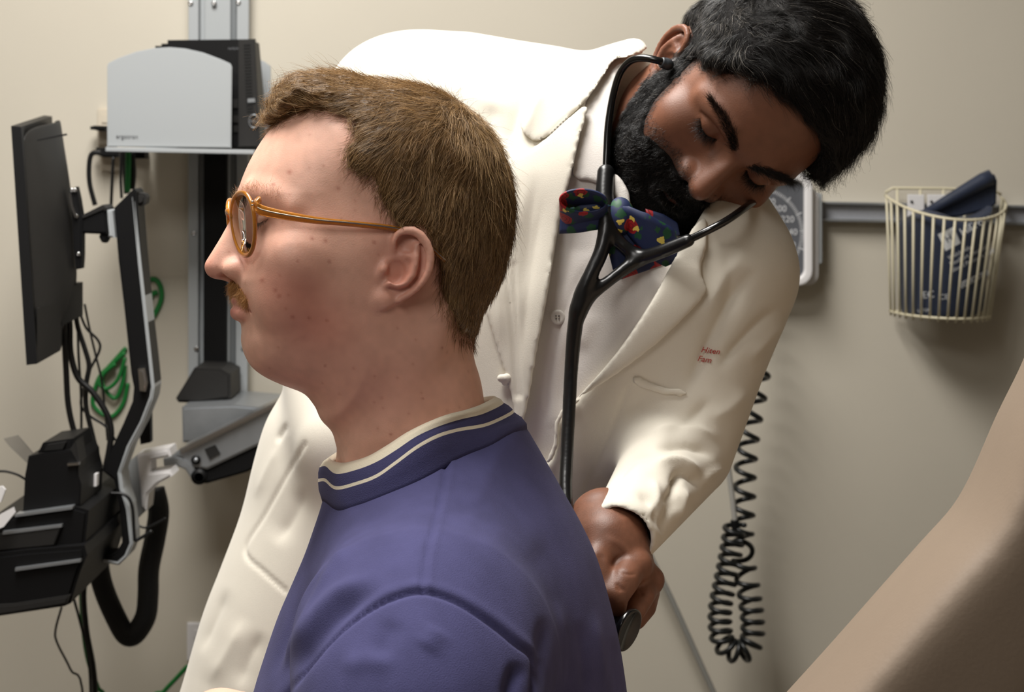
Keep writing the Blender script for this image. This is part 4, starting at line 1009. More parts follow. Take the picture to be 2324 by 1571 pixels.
# buttons
bv_ct = BVHTree.FromPolygons([tuple(v) for v in V_ct], [tuple(int(i) for i in q) for q in Q_ct])
bv_ds = BVHTree.FromPolygons([tuple(v) for v in V_ds], [tuple(int(i) for i in q) for q in Q_ds])
def hit(bv, px, py):
    loc, no, i, d = bv.ray_cast(Vector((0, 0, 0)), Vector(C(px, py, 1.0)).normalized())
    if loc is None: return C(px, py, 1.6), np.array((0, 0, 1.0))
    return np.array(loc), np.array(no) if no.z > 0 else -np.array(no)
def lathe(prof, n, o, ax):
    """profile [(radius, height)] turned about the axis ax at o -> V, faces"""
    ax = nrm(ax); a = nrm(np.cross(ax, (0.31, 0.2, 0.93))); b = np.cross(ax, a); t = np.arange(n) * 2 * math.pi / n
    V = np.concatenate([np.asarray(o) + ax * hh + r * (np.cos(t)[:, None] * a + np.sin(t)[:, None] * b) for r, hh in prof])
    idx = np.arange(len(prof) * n).reshape(len(prof), n)
    Q = np.stack([idx[:-1], np.roll(idx, -1, 1)[:-1], np.roll(idx, -1, 1)[1:], idx[1:]], -1).reshape(-1, 4)
    return V, [Q, idx[:1, ::-1], idx[-1:]]
m_button = mat('shell_button', srgb(225, 222, 214), 0.25, spec=0.6)
o, no = hit(bv_ds, 1266, 720)
V, Fs = lathe([(.0005, .0), (.0062, 0), (.0066, .0012), (.0058, .0022), (.0042, .0016), (.0005, .0016)], 20, o, no)
bt = link_mesh('button', np_mesh('button', cam2world(V), Fs), m_button, dshirt)
for a in (0.8, 2.4, 3.9, 5.5):
    e = nrm(np.cross(no, (0, 1, 0))); f = np.cross(no, e)
    V, Fs = lathe([(.0001, .0), (.0007, .0), (.0007, .0012), (.0001, .0012)], 8, o + no * .0011 + (math.cos(a) * e + math.sin(a) * f) * .0018, no)
    link_mesh('thread_hole', np_mesh('thread_hole', cam2world(V), Fs), mat('button_hole', (.12, .11, .1), .6), bt)
o, no = hit(bv_ct, 1152, 858)
kn = s_knot = lambda P: smin(smin(np.linalg.norm(P - (o + no * .004 + np.array((-.004, .0, 0))), axis=1) - .0036, np.linalg.norm(P - (o + no * .005 + np.array((.002, .0005, 0))), axis=1) - .0042, .002), np.linalg.norm(P - (o + no * .003 + np.array((-.001, -.004, 0))), axis=1) - .003, .002)
Vk, Qk = sdf_mesh(kn, o - .014, o + .014, .0011, 1)
make_part('knot_button', Vk, Qk, m_coat, coat)
# embroidered name, red thread
m_red = mat('red_thread', srgb(176, 44, 34), 0.7)
def text_mesh(txt, size, ext=0.0):
    cu = bpy.data.curves.new('txt', 'FONT'); cu.body = txt; cu.size = size; cu.extrude = ext; cu.resolution_u = 3
    ob = bpy.data.objects.new('txt', cu); col.objects.link(ob); bpy.context.view_layer.update()
    me = bpy.data.meshes.new_from_object(ob.evaluated_get(bpy.context.evaluated_depsgraph_get())); bpy.data.objects.remove(ob); return me
def text_on(txt, size, o, xdir, ydir, m, parent, name='lettering', ext=0.0003, shear=0.0):
    """text mesh laid on a plane: o world origin, x and y world directions"""
    me = text_mesh(txt, size, ext); n = len(me.vertices); co = np.zeros(n * 3, np.float32); me.vertices.foreach_get('co', co); co = co.reshape(-1, 3)
    x, y = nrm(xdir), nrm(np.asarray(ydir) - (np.asarray(ydir) @ nrm(xdir)) * nrm(xdir)); z = np.cross(x, y)
    w = np.asarray(o) + (co[:, :1] + shear * co[:, 1:2]) * x + co[:, 1:2] * y + co[:, 2:] * z
    me.vertices.foreach_set('co', w.astype(np.float32).ravel()); me.update()
    return link_mesh(name, me, m, parent)
for txt, px, py, px2, py2 in [('Hiten', 1588, 798, 1622, 802), ('Fam', 1580, 818, 1606, 822)]:
    o, no = hit(bv_ct, px, py); e, _ = hit(bv_ct, px2, py2)
    ow = cam2world(o + no * .0012); xw = cam2world(e + no * .0012) - ow; nw = RM @ no
    text_on(txt, .0072, ow, xw, np.cross(nw, xw), m_red, coat, ext=.0002, shear=.25)

# ---- the hand on the stethoscope, joined to the body mesh
def hand_d(P):
    d = s_cone(P, C(1372, 1190, 1.50), C(1385, 1236, 1.475), .030, .028)
    d = smin(d, s_cone(P, C(1385, 1236, 1.475), C(1428, 1292, 1.462), .027, .018), .016)
    d = smin(d, s_cone(P, C(1395, 1240, 1.485), C(1452, 1318, 1.482), .022, .016), .014)
    d = smin(d, s_chain(P, [C(1438, 1282, 1.455), C(1418, 1318, 1.432), C(1396, 1352, 1.424), C(1392, 1404, 1.432)], [.0118, .0115, .0108, .0088]), .005)   # index
    d = smin(d, s_chain(P, [C(1472, 1318, 1.480), C(1456, 1352, 1.456), C(1440, 1382, 1.447), C(1420, 1408, 1.448)], [.0112, .0106, .0098, .0085]), .004)      # middle
    d = smin(d, s_chain(P, [C(1470, 1345, 1.500), C(1462, 1378, 1.482), C(1442, 1405, 1.474), C(1424, 1418, 1.470)], [.0100, .0098, .0090, .0078]), .004)      # ring
    d = smin(d, s_chain(P, [C(1462, 1360, 1.518), C(1452, 1392, 1.505), C(1436, 1412, 1.498)], [.0090, .0086, .0072]), .004)                               # little
    d = smin(d, s_chain(P, [C(1368, 1240, 1.462), C(1352, 1288, 1.440), C(1358, 1340, 1.428), C(1376, 1392, 1.432)], [.0150, .0130, .0115, .0095]), .006)      # thumb
    d = smin(d, np.linalg.norm(P - C(1449, 1283, 1.452), axis=1) - .0105, .006)
    d = smin(d, np.linalg.norm(P - C(1480, 1316, 1.474), axis=1) - .0095, .006)
    d = smax(d, -s_chain(P, [C(1366, 1262, 1.430), C(1372, 1300, 1.418), C(1366, 1322, 1.415)], [.002, .003, .003]), .006)                                  # cleft between thumb and index
    return d
V_dn, Q_dn = sdf_mesh(hand_d, C(1290, 1440, 1.56) - .01, C(1510, 1150, 1.37) + .01, .0014, 2)
V_dn = folds(V_dn, Q_dn, [([(1395, 1322), (1410, 1334), (1422, 1345)], 4, -1.2), ([(1398, 1332), (1412, 1344)], 3.5, -1.0), ([(1425, 1255), (1400, 1268), (1388, 1290)], 4, -1.4), ([(1405, 1296), (1425, 1304), (1448, 1302)], 4, -.8), ([(1370, 1215), (1410, 1240), (1440, 1270)], 8, .8), ([(1448, 1340), (1462, 1352)], 3.5, -1.0)])
cn = np.tile(C_DB * 0.95, (len(V_dn), 1)) * (1 + .10 * nz(V_dn * 1000, 4, 3) + .07 * nz(V_dn * 1000, 1.5, 5))[:, None]
me = np_mesh('body', np.concatenate([cam2world(Vc_dh), cam2world(V_dn)]), np.concatenate([Q_dh, Q_dn + len(V_dh)]))
set_col(me, np.clip(np.concatenate([cold, cn]), .004, 1))
tag(link_mesh('body', me, skin_d, DOCTOR), 'brown skin of head, neck and hand')
# trousers and shoes down to the floor
hb = W(870, 1850, 1.80)
def trs(P):
    d = s_ell(P, (hb[0], hb[1] + .04, .80), (.15, .10, .13))
    for s in (-1, 1): d = smin(d, s_chain(P, [(hb[0] + s * .07, hb[1] + .03, .78), (hb[0] + s * .10, hb[1] + .02, .50), (hb[0] + s * .11, hb[1] + .04, .07)], [.08, .068, .056]), .04)
    return d
V_t, Q_t = sdf_mesh(trs, (hb[0] - .25, hb[1] - .2, .03), (hb[0] + .25, hb[1] + .22, 1.12), .012, 2)
link_mesh('trousers', np_mesh('trousers', V_t, Q_t), mat('grey_wool', srgb(70, 68, 70), .9), DOCTOR)
for s in (-1, 1):
    def shoe2(P, s=s):
        a = np.array((hb[0] + s * .11, hb[1] + .05, .05))
        return smax(smin(s_cone(P, a, a + (0, -.17, -.012), .048, .036), s_cone(P, a, a + (0, 0, .07), .045, .045), .02), -(P[:, 2] - .001), .004)
    a, b = sdf_mesh(shoe2, (hb[0] + s * .11 - .07, hb[1] - .2, -.01), (hb[0] + s * .11 + .07, hb[1] + .12, .18), .006, 1)
    link_mesh('shoe', np_mesh('shoe', a, b), m_shoe, DOCTOR)
# ------------------------------------------------------------------ stethoscope
m_rub = mat('black_rubber', srgb(18, 18, 19), 0.30, spec=0.55, bump=.03, bscale=300)
m_blackmetal = mat('black_tube', srgb(12, 12, 13), 0.18, spec=0.7)
m_tip = mat('grey_eartip', srgb(52, 56, 60), 0.4)
ST = empty('stethoscope', tuple(W(1330, 900, 1.55)), 'black stethoscope hanging from the ears of the bearded doctor', 'stethoscope')
k_ = 1 / FP
YL = [C(1375, 392, 1.575), C(1372, 450, 1.565), C(1377, 510, 1.555), C(1365, 570, 1.55), C(1340, 625, 1.545), C(1320, 672, 1.545), C(1306, 735, 1.545), C(1297, 830, 1.545), C(1291, 940, 1.535), C(1286, 1040, 1.52), C(1284, 1130, 1.50), C(1300, 1230, 1.475), C(1345, 1350, 1.45), C(1400, 1428, 1.44)]
YLr = np.array([20.5, 21, 20, 17.5, 17, 19.5, 18, 16, 15, 15, 15, 15, 15, 14]) * k_ * 1.55
YR = [C(1562, 546, 1.528), C(1505, 570, 1.538), C(1448, 590, 1.552), C(1395, 628, 1.548), C(1345, 668, 1.546), C(1315, 705, 1.545)]
YRr = np.array([15, 16, 17.5, 13.5, 14, 17]) * k_ * 1.55
YW_ = [C(1376, 470, 1.562), C(1388, 520, 1.556), C(1415, 558, 1.553), C(1452, 582, 1.554)]
YWr = np.array([15, 15, 15, 15]) * k_ * 1.55
def ysdf(P):
    a = s_chain(P, catmull(YL, 3, False), np.interp(np.linspace(0, 1, 3 * 13 + 1), np.linspace(0, 1, 14), YLr))
    b = s_chain(P, catmull(YR, 3, False), np.interp(np.linspace(0, 1, 16), np.linspace(0, 1, 6), YRr))
    c = s_chain(P, catmull(YW_, 3, False), np.full(10, YWr[0]))
    return smin(smin(a, b, .006), c, .006)
V_y, Q_y = sdf_mesh(ysdf, (0.03, -0.24, -1.61), (0.17, 0.17, -1.41), .0016, 2)
make_part('tubing', V_y, Q_y, m_rub, ST)
ear_in = FR_D.to_cam(np.array([(-76, 22, -1.0), (76, 22, -1.0)]))
bl = catmull([C(1515, 146, 1.555), C(1495, 138, 1.552), C(1462, 132, 1.556), C(1432, 138, 1.565), C(1408, 165, 1.575), C(1392, 215, 1.58), C(1381, 280, 1.58), C(1377, 345, 1.578), C(1375, 400, 1.575)], 6, False)
link_mesh('binaural_tube', np_mesh('binaural_tube', *tube(cam2world(bl), 8.5 * k_ * 1.57, sides=14)), m_blackmetal, ST)
bl = catmull([C(1552, 550, 1.530), C(1640, 506, 1.524), C(1696, 468, 1.556), C(1748, 432, 1.64), C(1790, 385, 1.70), ear_in[1]], 6, False)
link_mesh('binaural_tube', np_mesh('binaural_tube', *tube(cam2world(bl), 8.5 * k_ * 1.6, sides=14)), m_blackmetal, ST)
tipo = C(1500, 141, 1.553); tipa = C(1518, 147, 1.556) - tipo
V, Fs = lathe([(.001, -.0005), (.0042, 0), (.0050, .0015), (.0046, .003), (.0052, .004), (.0050, .008), (.003, .011), (.0005, .012)], 16, tipo, tipa)
link_mesh('ear_tip', np_mesh('ear_tip', cam2world(V), Fs), m_tip, ST)
V, Fs = lathe([(.001, -.0005), (.0042, 0), (.0052, .004), (.0050, .008), (.0005, .012)], 16, ear_in[1] + .008 * nrm(FR_D.R[0]), -FR_D.R[0])
link_mesh('ear_tip', np_mesh('ear_tip', cam2world(V), Fs), m_tip, ST)
ax = nrm(C(1428, 1428, 1.44) - C(1390, 1418, 1.445) + np.array((0, -.002, .003)))
V, Fs = lathe([(.0005, -.024), (.0085, -.024), (.0095, -.021), (.0070, -.016), (.0068, -.011), (.0100, -.006), (.0150, -.0035), (.0168, -.0022), (.0175, -.0008), (.0175, .0010), (.0168, .0022), (.0155, .0026), (.0150, .0018), (.0005, .0016)], 40, C(1424, 1430, 1.416), ax)
link_mesh('chest_piece', np_mesh('chest_piece', cam2world(V), Fs), m_blackmetal, ST)

# ------------------------------------------------------------------ bow tie
_C = C
def C(px, py, d): return _C(px, py, d - TIE_FWD)
TIE_FWD = 0.040
def tie_mat():
    m = bpy.data.materials.new('floral_silk'); m.use_nodes = True; nt = m.node_tree; L = nt.links; bs = nt.nodes['Principled BSDF']
    bs.inputs['Roughness'].default_value = .6
    tc = nt.nodes.new('ShaderNodeTexCoord')
    def spots(scale, thr, seed, warp):
        n = nt.nodes.new('ShaderNodeTexNoise'); n.inputs['Scale'].default_value = scale * 3; L.new(tc.outputs['Object'], n.inputs['Vector'])
        ad = nt.nodes.new('ShaderNodeVectorMath'); ad.operation = 'MULTIPLY_ADD'; L.new(n.outputs['Color'], ad.inputs[0]); ad.inputs[1].default_value = (warp,) * 3; L.new(tc.outputs['Object'], ad.inputs[2])
        of = nt.nodes.new('ShaderNodeVectorMath'); of.operation = 'ADD'; L.new(ad.outputs[0], of.inputs[0]); of.inputs[1].default_value = (seed, seed * 1.7, seed * .6)
        v = nt.nodes.new('ShaderNodeTexVoronoi'); v.inputs['Scale'].default_value = scale; L.new(of.outputs[0], v.inputs['Vector'])
        r = nt.nodes.new('ShaderNodeMath'); r.operation = 'LESS_THAN'; L.new(v.outputs['Distance'], r.inputs[0]); r.inputs[1].default_value = thr
        return r.outputs[0], v
    base = None
    cur = None
    def mixin(fac, rgb, prev):
        x = nt.nodes.new('ShaderNodeMix'); x.data_type = 'RGBA'; L.new(fac, x.inputs[0])
        if prev is None: x.inputs[6].default_value = (*srgb(24, 36, 74), 1)
        else: L.new(prev, x.inputs[6])
        x.inputs[7].default_value = (*rgb, 1); return x.outputs[2]
    f, v = spots(85, .36, 3.1, .006); cur = mixin(f, srgb(24, 74, 44), cur)
    f, v = spots(44, .30, 7.7, .005); cur = mixin(f, srgb(158, 22, 28), cur)
    w = nt.nodes.new('ShaderNodeMath'); w.operation = 'PINGPONG'; L.new(v.outputs['Distance'], w.inputs[0]); w.inputs[1].default_value = .055
    w2 = nt.nodes.new('ShaderNodeMath'); w2.operation = 'LESS_THAN'; L.new(w.outputs[0], w2.inputs[0]); w2.inputs[1].default_value = .016
    an = nt.nodes.new('ShaderNodeMath'); an.operation = 'MULTIPLY'; L.new(f, an.inputs[0]); L.new(w2.outputs[0], an.inputs[1]); cur = mixin(an.outputs[0], srgb(110, 14, 20), cur)
    f, v = spots(62, .20, 1.3, .008); cur = mixin(f, srgb(226, 200, 92), cur)
    L.new(cur, bs.inputs['Base Color']); return m
m_tie = tie_mat()
def ribbon(name, path, width_dir, widths, m, parent, thick=.0016):
    """cloth band: path (n,3) camera space, half widths along width_dir"""
    P = catmull(path, 5, False); n = len(P); w = np.interp(np.linspace(0, 1, n), np.linspace(0, 1, len(widths)), widths)
    wd = np.asarray(width_dir, float); wd = np.tile(wd, (n, 1)) if wd.ndim == 1 else catmull(wd, 5, False)
    wd = unit(wd); cols = np.linspace(-1, 1, 7)
    V = (P[:, None] + wd[:, None] * (w[:, None] * cols[None])[..., None]).reshape(-1, 3)
    idx = np.arange(n * 7).reshape(n, 7)
    Q = np.stack([idx[:-1, :-1], idx[:-1, 1:], idx[1:, 1:], idx[1:, :-1]], -1).reshape(-1, 4)
    o = link_mesh(name, np_mesh(name, cam2world(V), Q), m, parent); s = o.modifiers.new('thick', 'SOLIDIFY'); s.thickness = thick; s.offset = 0
    return o
knot = lambda P: s_ell(P, C(1408, 492, 1.600), (.012, .017, .013))
Vk, Qk = sdf_mesh(knot, C(1408, 492, 1.60) - .03, C(1408, 492, 1.60) + .03, .002, 1)
bow = make_part('bow_tie', Vk, Qk, m_tie, DOCTOR); tag(bow, 'navy floral bow tie')
vd = nrm(np.array((0.10, 1.0, 0.0)))
# left loop: a flattened tube open towards the viewer's upper right, back layer below it
ring_c = C(1325, 462, 1.585); loop = []
for a in np.linspace(0, 2 * math.pi, 15)[:-1]:
    loop.append(ring_c + np.array((math.cos(a) * 52 * k_ * 1.58, math.sin(a) * 24 * k_ * 1.58 - math.cos(a) * 4 * k_, .004 * math.sin(a))))
loop = np.array(loop + [loop[0]])
ribbon('tie_loop', loop + np.array((0, -.004, -.004)), nrm((0.05, -.55, -.8)), np.full(15, .011), m_tie, bow)
ribbon('tie_wing', [C(1400, 490, 1.600), C(1360, 492, 1.593), C(1315, 497, 1.596), C(1272, 498, 1.606)], nrm((0.06, 1, .25)), [.008, .011, .012, .0125], m_tie, bow)
ribbon('tie_wing', [C(1412, 500, 1.596), C(1445, 522, 1.588), C(1490, 545, 1.584), C(1540, 552, 1.590)], nrm((-.35, 1, .2)), [.011, .021, .024, .012], m_tie, bow)
ribbon('tie_wing', [C(1412, 505, 1.598), C(1430, 550, 1.598), C(1446, 592, 1.600), C(1456, 618, 1.602)], nrm((1, .35, .0)), [.012, .020, .022, .018], m_tie, bow)
ribbon('tie_wing', [C(1470, 500, 1.607), C(1510, 512, 1.607), C(1540, 520, 1.608)], nrm((-.2, 1, 0)), [.010, .010, .005], m_tie, bow)
C = _C
# ------------------------------------------------------------------ workstation on the left of the back wall
m_alu = mat('brushed_aluminium', srgb(168, 172, 176), 0.38, metal=0.75, noise=.05, nscale=60)
m_alu2 = mat('painted_grey_metal', srgb(168, 172, 174), 0.45, spec=.4)
m_blk = mat('black_plastic', srgb(16, 16, 17), 0.5, spec=.25)
m_blk2 = mat('dark_grey_plastic', srgb(38, 37, 36), 0.55, spec=.3, noise=.05, nscale=50)
m_cable = mat('black_cable', srgb(14, 14, 15), 0.45)
m_green = mat('green_cable', srgb(24, 118, 52), 0.45)
m_plate = mat('ivory_plate', srgb(206, 196, 178), 0.5)
m_white = mat('white_plastic', srgb(232, 230, 230), 0.4)
m_dark = mat('dark_slot', srgb(10, 10, 10), 0.7)
m_chrome = mat('polished_steel', srgb(205, 205, 205), 0.22, metal=1.0)
m_print = mat('grey_print', srgb(95, 97, 100), 0.6)
def wp(pts, y): return np.array([wall_pt(px, py, y) for px, py in pts])
def extr(name, poly, y0, dy, m, parent=None, bevel=0.0, smooth=0, shift=(0, 0, 0)):
    """prism: outline traced in pixels on the plane y = y0, dy deep"""
    P = wp(catmull(poly, smooth) if smooth else poly, y0) + np.asarray(shift)
    bm = bmesh.new(); a = [bm.verts.new(p) for p in P]; b = [bm.verts.new(p + np.array((0, dy, 0))) for p in P]; n = len(P)
    bm.faces.new(a); bm.faces.new(b[::-1])
    for i in range(n): bm.faces.new([a[i], b[i], b[(i + 1) % n], a[(i + 1) % n]])
    bmesh.ops.recalc_face_normals(bm, faces=bm.faces)
    if bevel:
        bmesh.ops.bevel(bm, geom=[e for e in bm.edges if abs(e.verts[0].co.y - e.verts[1].co.y) < 1e-6], offset=bevel, segments=2, affect='EDGES', clamp_overlap=True)
    return bm_obj(name, bm, m, parent)
def pxtube(name, pts, y, r, m, parent=None, n=6, sides=8):
    """cable: pixel polyline on the plane y (scalar or per point)"""
    ys = np.broadcast_to(y, len(pts)); P = np.array([wall_pt(px, py, yy) for (px, py), yy in zip(pts, ys)])
    return tube_obj(name, catmull(P, n, False), r, m, parent, sides=sides)
def at0(px, py, y): return tuple(wall_pt(px, py, y))
def screw(px, py, y, r, m, parent):
    o = wall_pt(px, py, y); V, Fs = lathe([(r * .1, 0), (r, 0), (r, .001), (r * .7, .002), (r * .3, .0012), (r * .05, .0012)], 12, o, (0, -1, 0))
    return link_mesh('screw', np_mesh('screw', V, Fs), m, parent)
# wall track
TR = empty('wall_track', at0(490, 500, YW), 'tall grey aluminium wall track behind the computer holder', 'wall track')
zt, zb = CEIL - .05, wall_pt(500, 1010, YW)[2]
def vbar(name, px0, px1, y0, y1, m, parent, ztop=zt, zbot=zb, bev=.0015, py=420):
    x0, x1 = wall_pt(px0, py, y0)[0], wall_pt(px1, py, y0)[0]
    return bm_obj(name, box_bm(x0, x1, y0, y1, zbot, ztop), m, parent, bevel=bev)
vbar('back_plate', 428, 562, YW - .018, YW, m_alu2, TR)
vbar('flange', 427, 450, YW - .034, YW - .018, m_alu2, TR); vbar('flange', 536, 563, YW - .034, YW - .018, m_alu2, TR)
vbar('centre_rib', 464, 522, YW - .030, YW - .018, m_alu2, TR)
zc0, zc1 = wall_pt(490, 345, YW)[2], wall_pt(490, 862, YW)[2]
vbar('cable_cover', 462, 514, YW - .046, YW - .030, m_blk, TR, zc0, zc1)
vbar('inner_channel', 514, 536, YW - .024, YW - .018, mat('grey_channel', srgb(120, 124, 126), .5, metal=.3), TR)
for px, py in [(433, 8), (486, 8), (541, 6), (440, 530), (446, 792), (553, 792)]: screw(px, py, YW - .034, .004, m_chrome, TR)
# computer holder
CH = empty('computer_holder', at0(385, 335, 2.62), 'light grey computer holder with arched front panel on the wall track', 'computer holder')
pan = [(243, 333), (243, 150), (246, 143), (270, 131), (310, 117), (350, 109), (385, 107), (420, 110), (460, 119), (500, 134), (522, 144), (526, 152), (524, 336)]
fp_ = extr('front_panel', pan, 2.56, .005, m_alu2, CH, bevel=.0012)
extr('back_panel', [(330, 340), (330, 150), (400, 112), (470, 106), (560, 122), (600, 140), (614, 150), (614, 300), (612, 342)], 2.745, .005, m_alu2, CH, bevel=.001)
xs0, xs1 = wall_pt(241, 338, 2.56)[0], wall_pt(578, 340, 2.56)[0]; zs = wall_pt(400, 337, 2.56)[2]
bm_obj('shelf', box_bm(xs0, xs1, 2.555, 2.755, zs - .006, zs), m_alu2, CH, bevel=.001)
text_on('ergotron', .0085, wall_pt(263, 314, 2.5595), (1, 0, 0), (0, 0, 1), m_print, CH, ext=.0001)
PC = empty('desktop_computer', at0(465, 335, 2.62), 'black desktop computer standing in the grey holder', 'computer')
extr('case', [(352, 334), (352, 104), (366, 104), (366, 99), (380, 99), (380, 91), (566, 89), (576, 200), (582, 335)], 2.60, .10, m_blk, PC, bevel=.001)
bz = extr('bezel', [(541, 334), (541, 90), (578, 88), (583, 180), (590, 333)], 2.588, .012, m_blk2, PC, bevel=.001)
for k in range(22): extr('vent_slot', [(553 + k * .3, 100 + k * 7.2), (568 + k * .3, 99 + k * 7.2), (568 + k * .3, 102.5 + k * 7.2), (553 + k * .3, 103.5 + k * 7.2)], 2.5872, .002, m_dark, bz)
extr('badge', [(562, 224), (578, 223), (579, 232), (562, 233)], 2.586, .002, m_alu, bz)
o = wall_pt(576, 275, 2.5865)
V, Fs = tube(o + np.c_[np.cos(th_) * .0068, np.zeros(40), np.sin(th_) * .0090], .0007, sides=6, closed=True)
lg = link_mesh('logo_ring', np_mesh('logo_ring', V, Fs), m_alu, bz)
text_on('DELL', .0052, o + np.array((-.0056, -.0003, -.0019)), (1, 0, 0), (0, 0, 1), m_alu, bz, ext=.0001)
text_on('optiplex', .0055, wall_pt(517, 112, 2.5995), (1, 0, 0), (0, 0, 1), m_print, PC, ext=.0001)
for (a, b, c, d) in [(528, 225, 540, 245), (528, 262, 542, 278), (530, 285, 540, 300)]: extr('port', [(a, b), (c, b), (c, d), (a, d)], 2.598, .003, m_blk2, PC)
# outlet plates and plugs
for nm, poly, lab in [('upper', [(221, 246), (262, 246), (262, 330), (221, 330)], 'ivory outlet plate half hidden by the grey computer holder'), ('lower', [(228, 336), (278, 336), (278, 389), (228, 389)], 'ivory outlet plate below the grey computer holder'), ('floor', [(424, 1414), (478, 1414), (478, 1500), (424, 1500)], 'white outlet plate low on the wall beside the white coat')]:
    t = empty('outlet_plate', at0(*poly[0], YW - .004), lab, 'outlet')
    extr('plate', poly, YW - .007, .007, m_plate if nm != 'floor' else m_white, t, bevel=.002)
    cx, cy = np.mean(poly, 0)
    for dy in (-18, 18): extr('socket', [(cx - 13, cy + dy - 11), (cx + 13, cy + dy - 11), (cx + 13, cy + dy + 11), (cx - 13, cy + dy + 11)], YW - .0085, .003, m_plate if nm != 'floor' else m_white, t, bevel=.002)
for (px, py, w, h, lab) in [(226, 291, 15, 6, 'small black plug beside the upper ivory outlet plate'), (243, 346, 26, 11, 'wide black plug under the left end of the grey holder'), (308, 349, 19, 11, 'square black plug under the grey holder beside the green cable')]:
    t = empty('plug', at0(px, py, YW - .03), lab, 'plug')
    extr('plug_body', [(px - w, py - h), (px + w, py - h + 1), (px + w, py + h), (px - w * .3, py + h), (px - w, py + h * .5)], YW - .045, .04, m_blk, t, bevel=.003)
    extr('plug_neck', [(px - w - 7, py - 4), (px - w + 3, py - 5), (px - w + 3, py + 4), (px - w - 7, py + 3)], YW - .03, .012, m_blk, t, bevel=.002)
# monitor, seen from behind at a narrow angle
MO = empty('monitor', at0(110, 560, 2.35), 'black flat monitor seen edge-on from behind at the left', 'monitor')
def loft(name, secs, m, parent, cap=True, smooth=True):
    S = np.array(secs); n, k = S.shape[:2]; idx = np.arange(n * k).reshape(n, k)
    Q = np.stack([idx[:-1], np.roll(idx, -1, 1)[:-1], np.roll(idx, -1, 1)[1:], idx[1:]], -1).reshape(-1, 4)
    Fs = [Q] + ([idx[:1, ::-1], idx[-1:]] if cap else [])
    me = np_mesh(name, S.reshape(-1, 3), Fs, smooth); o = link_mesh(name, me, m, parent)
    bm = bmesh.new(); bm.from_mesh(me); bmesh.ops.recalc_face_normals(bm, faces=bm.faces); bm.to_mesh(me); bm.free()
    return o
WR = lambda px, py, d: W(px, py, d)
slab = loft('screen_slab', [[WR(25, 286, 2.2), WR(48, 288, 2.2), WR(84, 826, 2.2), WR(60, 829, 2.2)], [WR(100, 262, 2.62), WR(118, 264, 2.62), WR(150, 716, 2.62), WR(132, 718, 2.62)]], m_blk, MO, smooth=False)
ycs = np.linspace(0, 1, 9)
def edge(a, b): return [np.asarray(a) * (1 - t) + np.asarray(b) * t for t in ycs]
A = [WR(*p, 2.215) for p in edge((48, 292), (84, 822))]
B = [WR(x, y, 2.40) for x, y in [(150, 272), (155, 310), (166, 370), (176, 430), (183, 500), (187, 560), (189, 610), (188, 642), (150, 700)]]
B1 = [WR(x, y, 2.30) for x, y in [(110, 279), (118, 330), (132, 400), (142, 470), (148, 540), (152, 610), (154, 660), (152, 700), (137, 796)]]
Cc = [WR(*p, 2.61) for p in edge((117, 268), (148, 712))]
S = np.array([A, B1, B, Cc]); idx = np.arange(S.shape[0] * 9).reshape(-1, 9)
Q = np.stack([idx[:-1, :-1], idx[:-1, 1:], idx[1:, 1:], idx[1:, :-1]], -1).reshape(-1, 4)
o = link_mesh('back_shell', np_mesh('back_shell', S.reshape(-1, 3), Q), m_blk2, MO); so = o.modifiers.new('thick', 'SOLIDIFY'); so.thickness = .002
sb = o.modifiers.new('sub', 'SUBSURF'); sb.levels = 2; sb.render_levels = 2
loft('lower_housing', [[WR(138, 660, 2.3), WR(188, 640, 2.38), WR(188, 716, 2.38), WR(140, 740, 2.3)], [WR(130, 660, 2.5), WR(175, 640, 2.5), WR(175, 700, 2.5), WR(130, 720, 2.5)]], m_blk, MO, smooth=False)
loft('bottom_edge', [[WR(84, 700, 2.21), WR(138, 690, 2.29), WR(137, 796, 2.29), WR(84, 826, 2.21)], [WR(100, 690, 2.3), WR(145, 690, 2.4), WR(143, 775, 2.4), WR(110, 790, 2.3)]], m_blk2, MO, smooth=False)
extr('vent_groove', [(84, 317), (150, 303), (151, 307), (85, 320)], 2.255, .004, m_dark, MO)
mp_ = extr('mount_plate', [(158, 430), (172, 424), (178, 450), (186, 500), (186, 580), (184, 610), (172, 612), (166, 560), (162, 480)], 2.34, .02, m_blk, MO, bevel=.002)
for (x, y) in [(163, 432), (170, 432), (173, 491), (178, 577)]: screw(x, y, 2.339, .003, m_chrome, mp_)
extr('mount_clip', [(157, 440), (161, 440), (166, 470), (175, 492), (170, 494), (160, 468)], 2.335, .006, m_chrome, mp_)
# upright arm that carries monitor and tray
AR = empty('monitor_stand', at0(300, 900, 2.38), 'bent black and grey upright stand behind the monitor', 'monitor stand')
arm = [(258, 472), (303, 428), (309, 434), (318, 560), (330, 690), (345, 820), (350, 870), (345, 905), (322, 960), (292, 1015), (272, 1075), (276, 1110), (290, 1150), (298, 1210), (300, 1235), (288, 1262), (268, 1280), (245, 1276), (192, 1268), (195, 1258), (250, 1262), (262, 1256), (276, 1232), (272, 1160), (262, 1110), (258, 1090), (232, 1070), (252, 1020), (280, 960), (300, 912), (303, 880), (297, 850), (280, 690), (268, 590)]
extr('upright', arm, 2.36, .05, m_blk, AR, bevel=.003)
edge_s = [(296, 446), (303, 440), (320, 600), (333, 720), (347, 850), (350, 880), (346, 905), (325, 958), (296, 1013), (274, 1072), (279, 1110), (292, 1150), (300, 1212), (301, 1236), (289, 1265), (269, 1284), (244, 1279), (192, 1270), (192, 1262), (246, 1270), (266, 1273), (280, 1258), (291, 1232), (283, 1160), (270, 1112), (264, 1072), (286, 1010), (315, 955), (336, 900), (340, 878), (337, 850), (323, 720), (310, 600)]
extr('grey_edge', edge_s, 2.3585, .050, m_alu2, AR, bevel=.002)
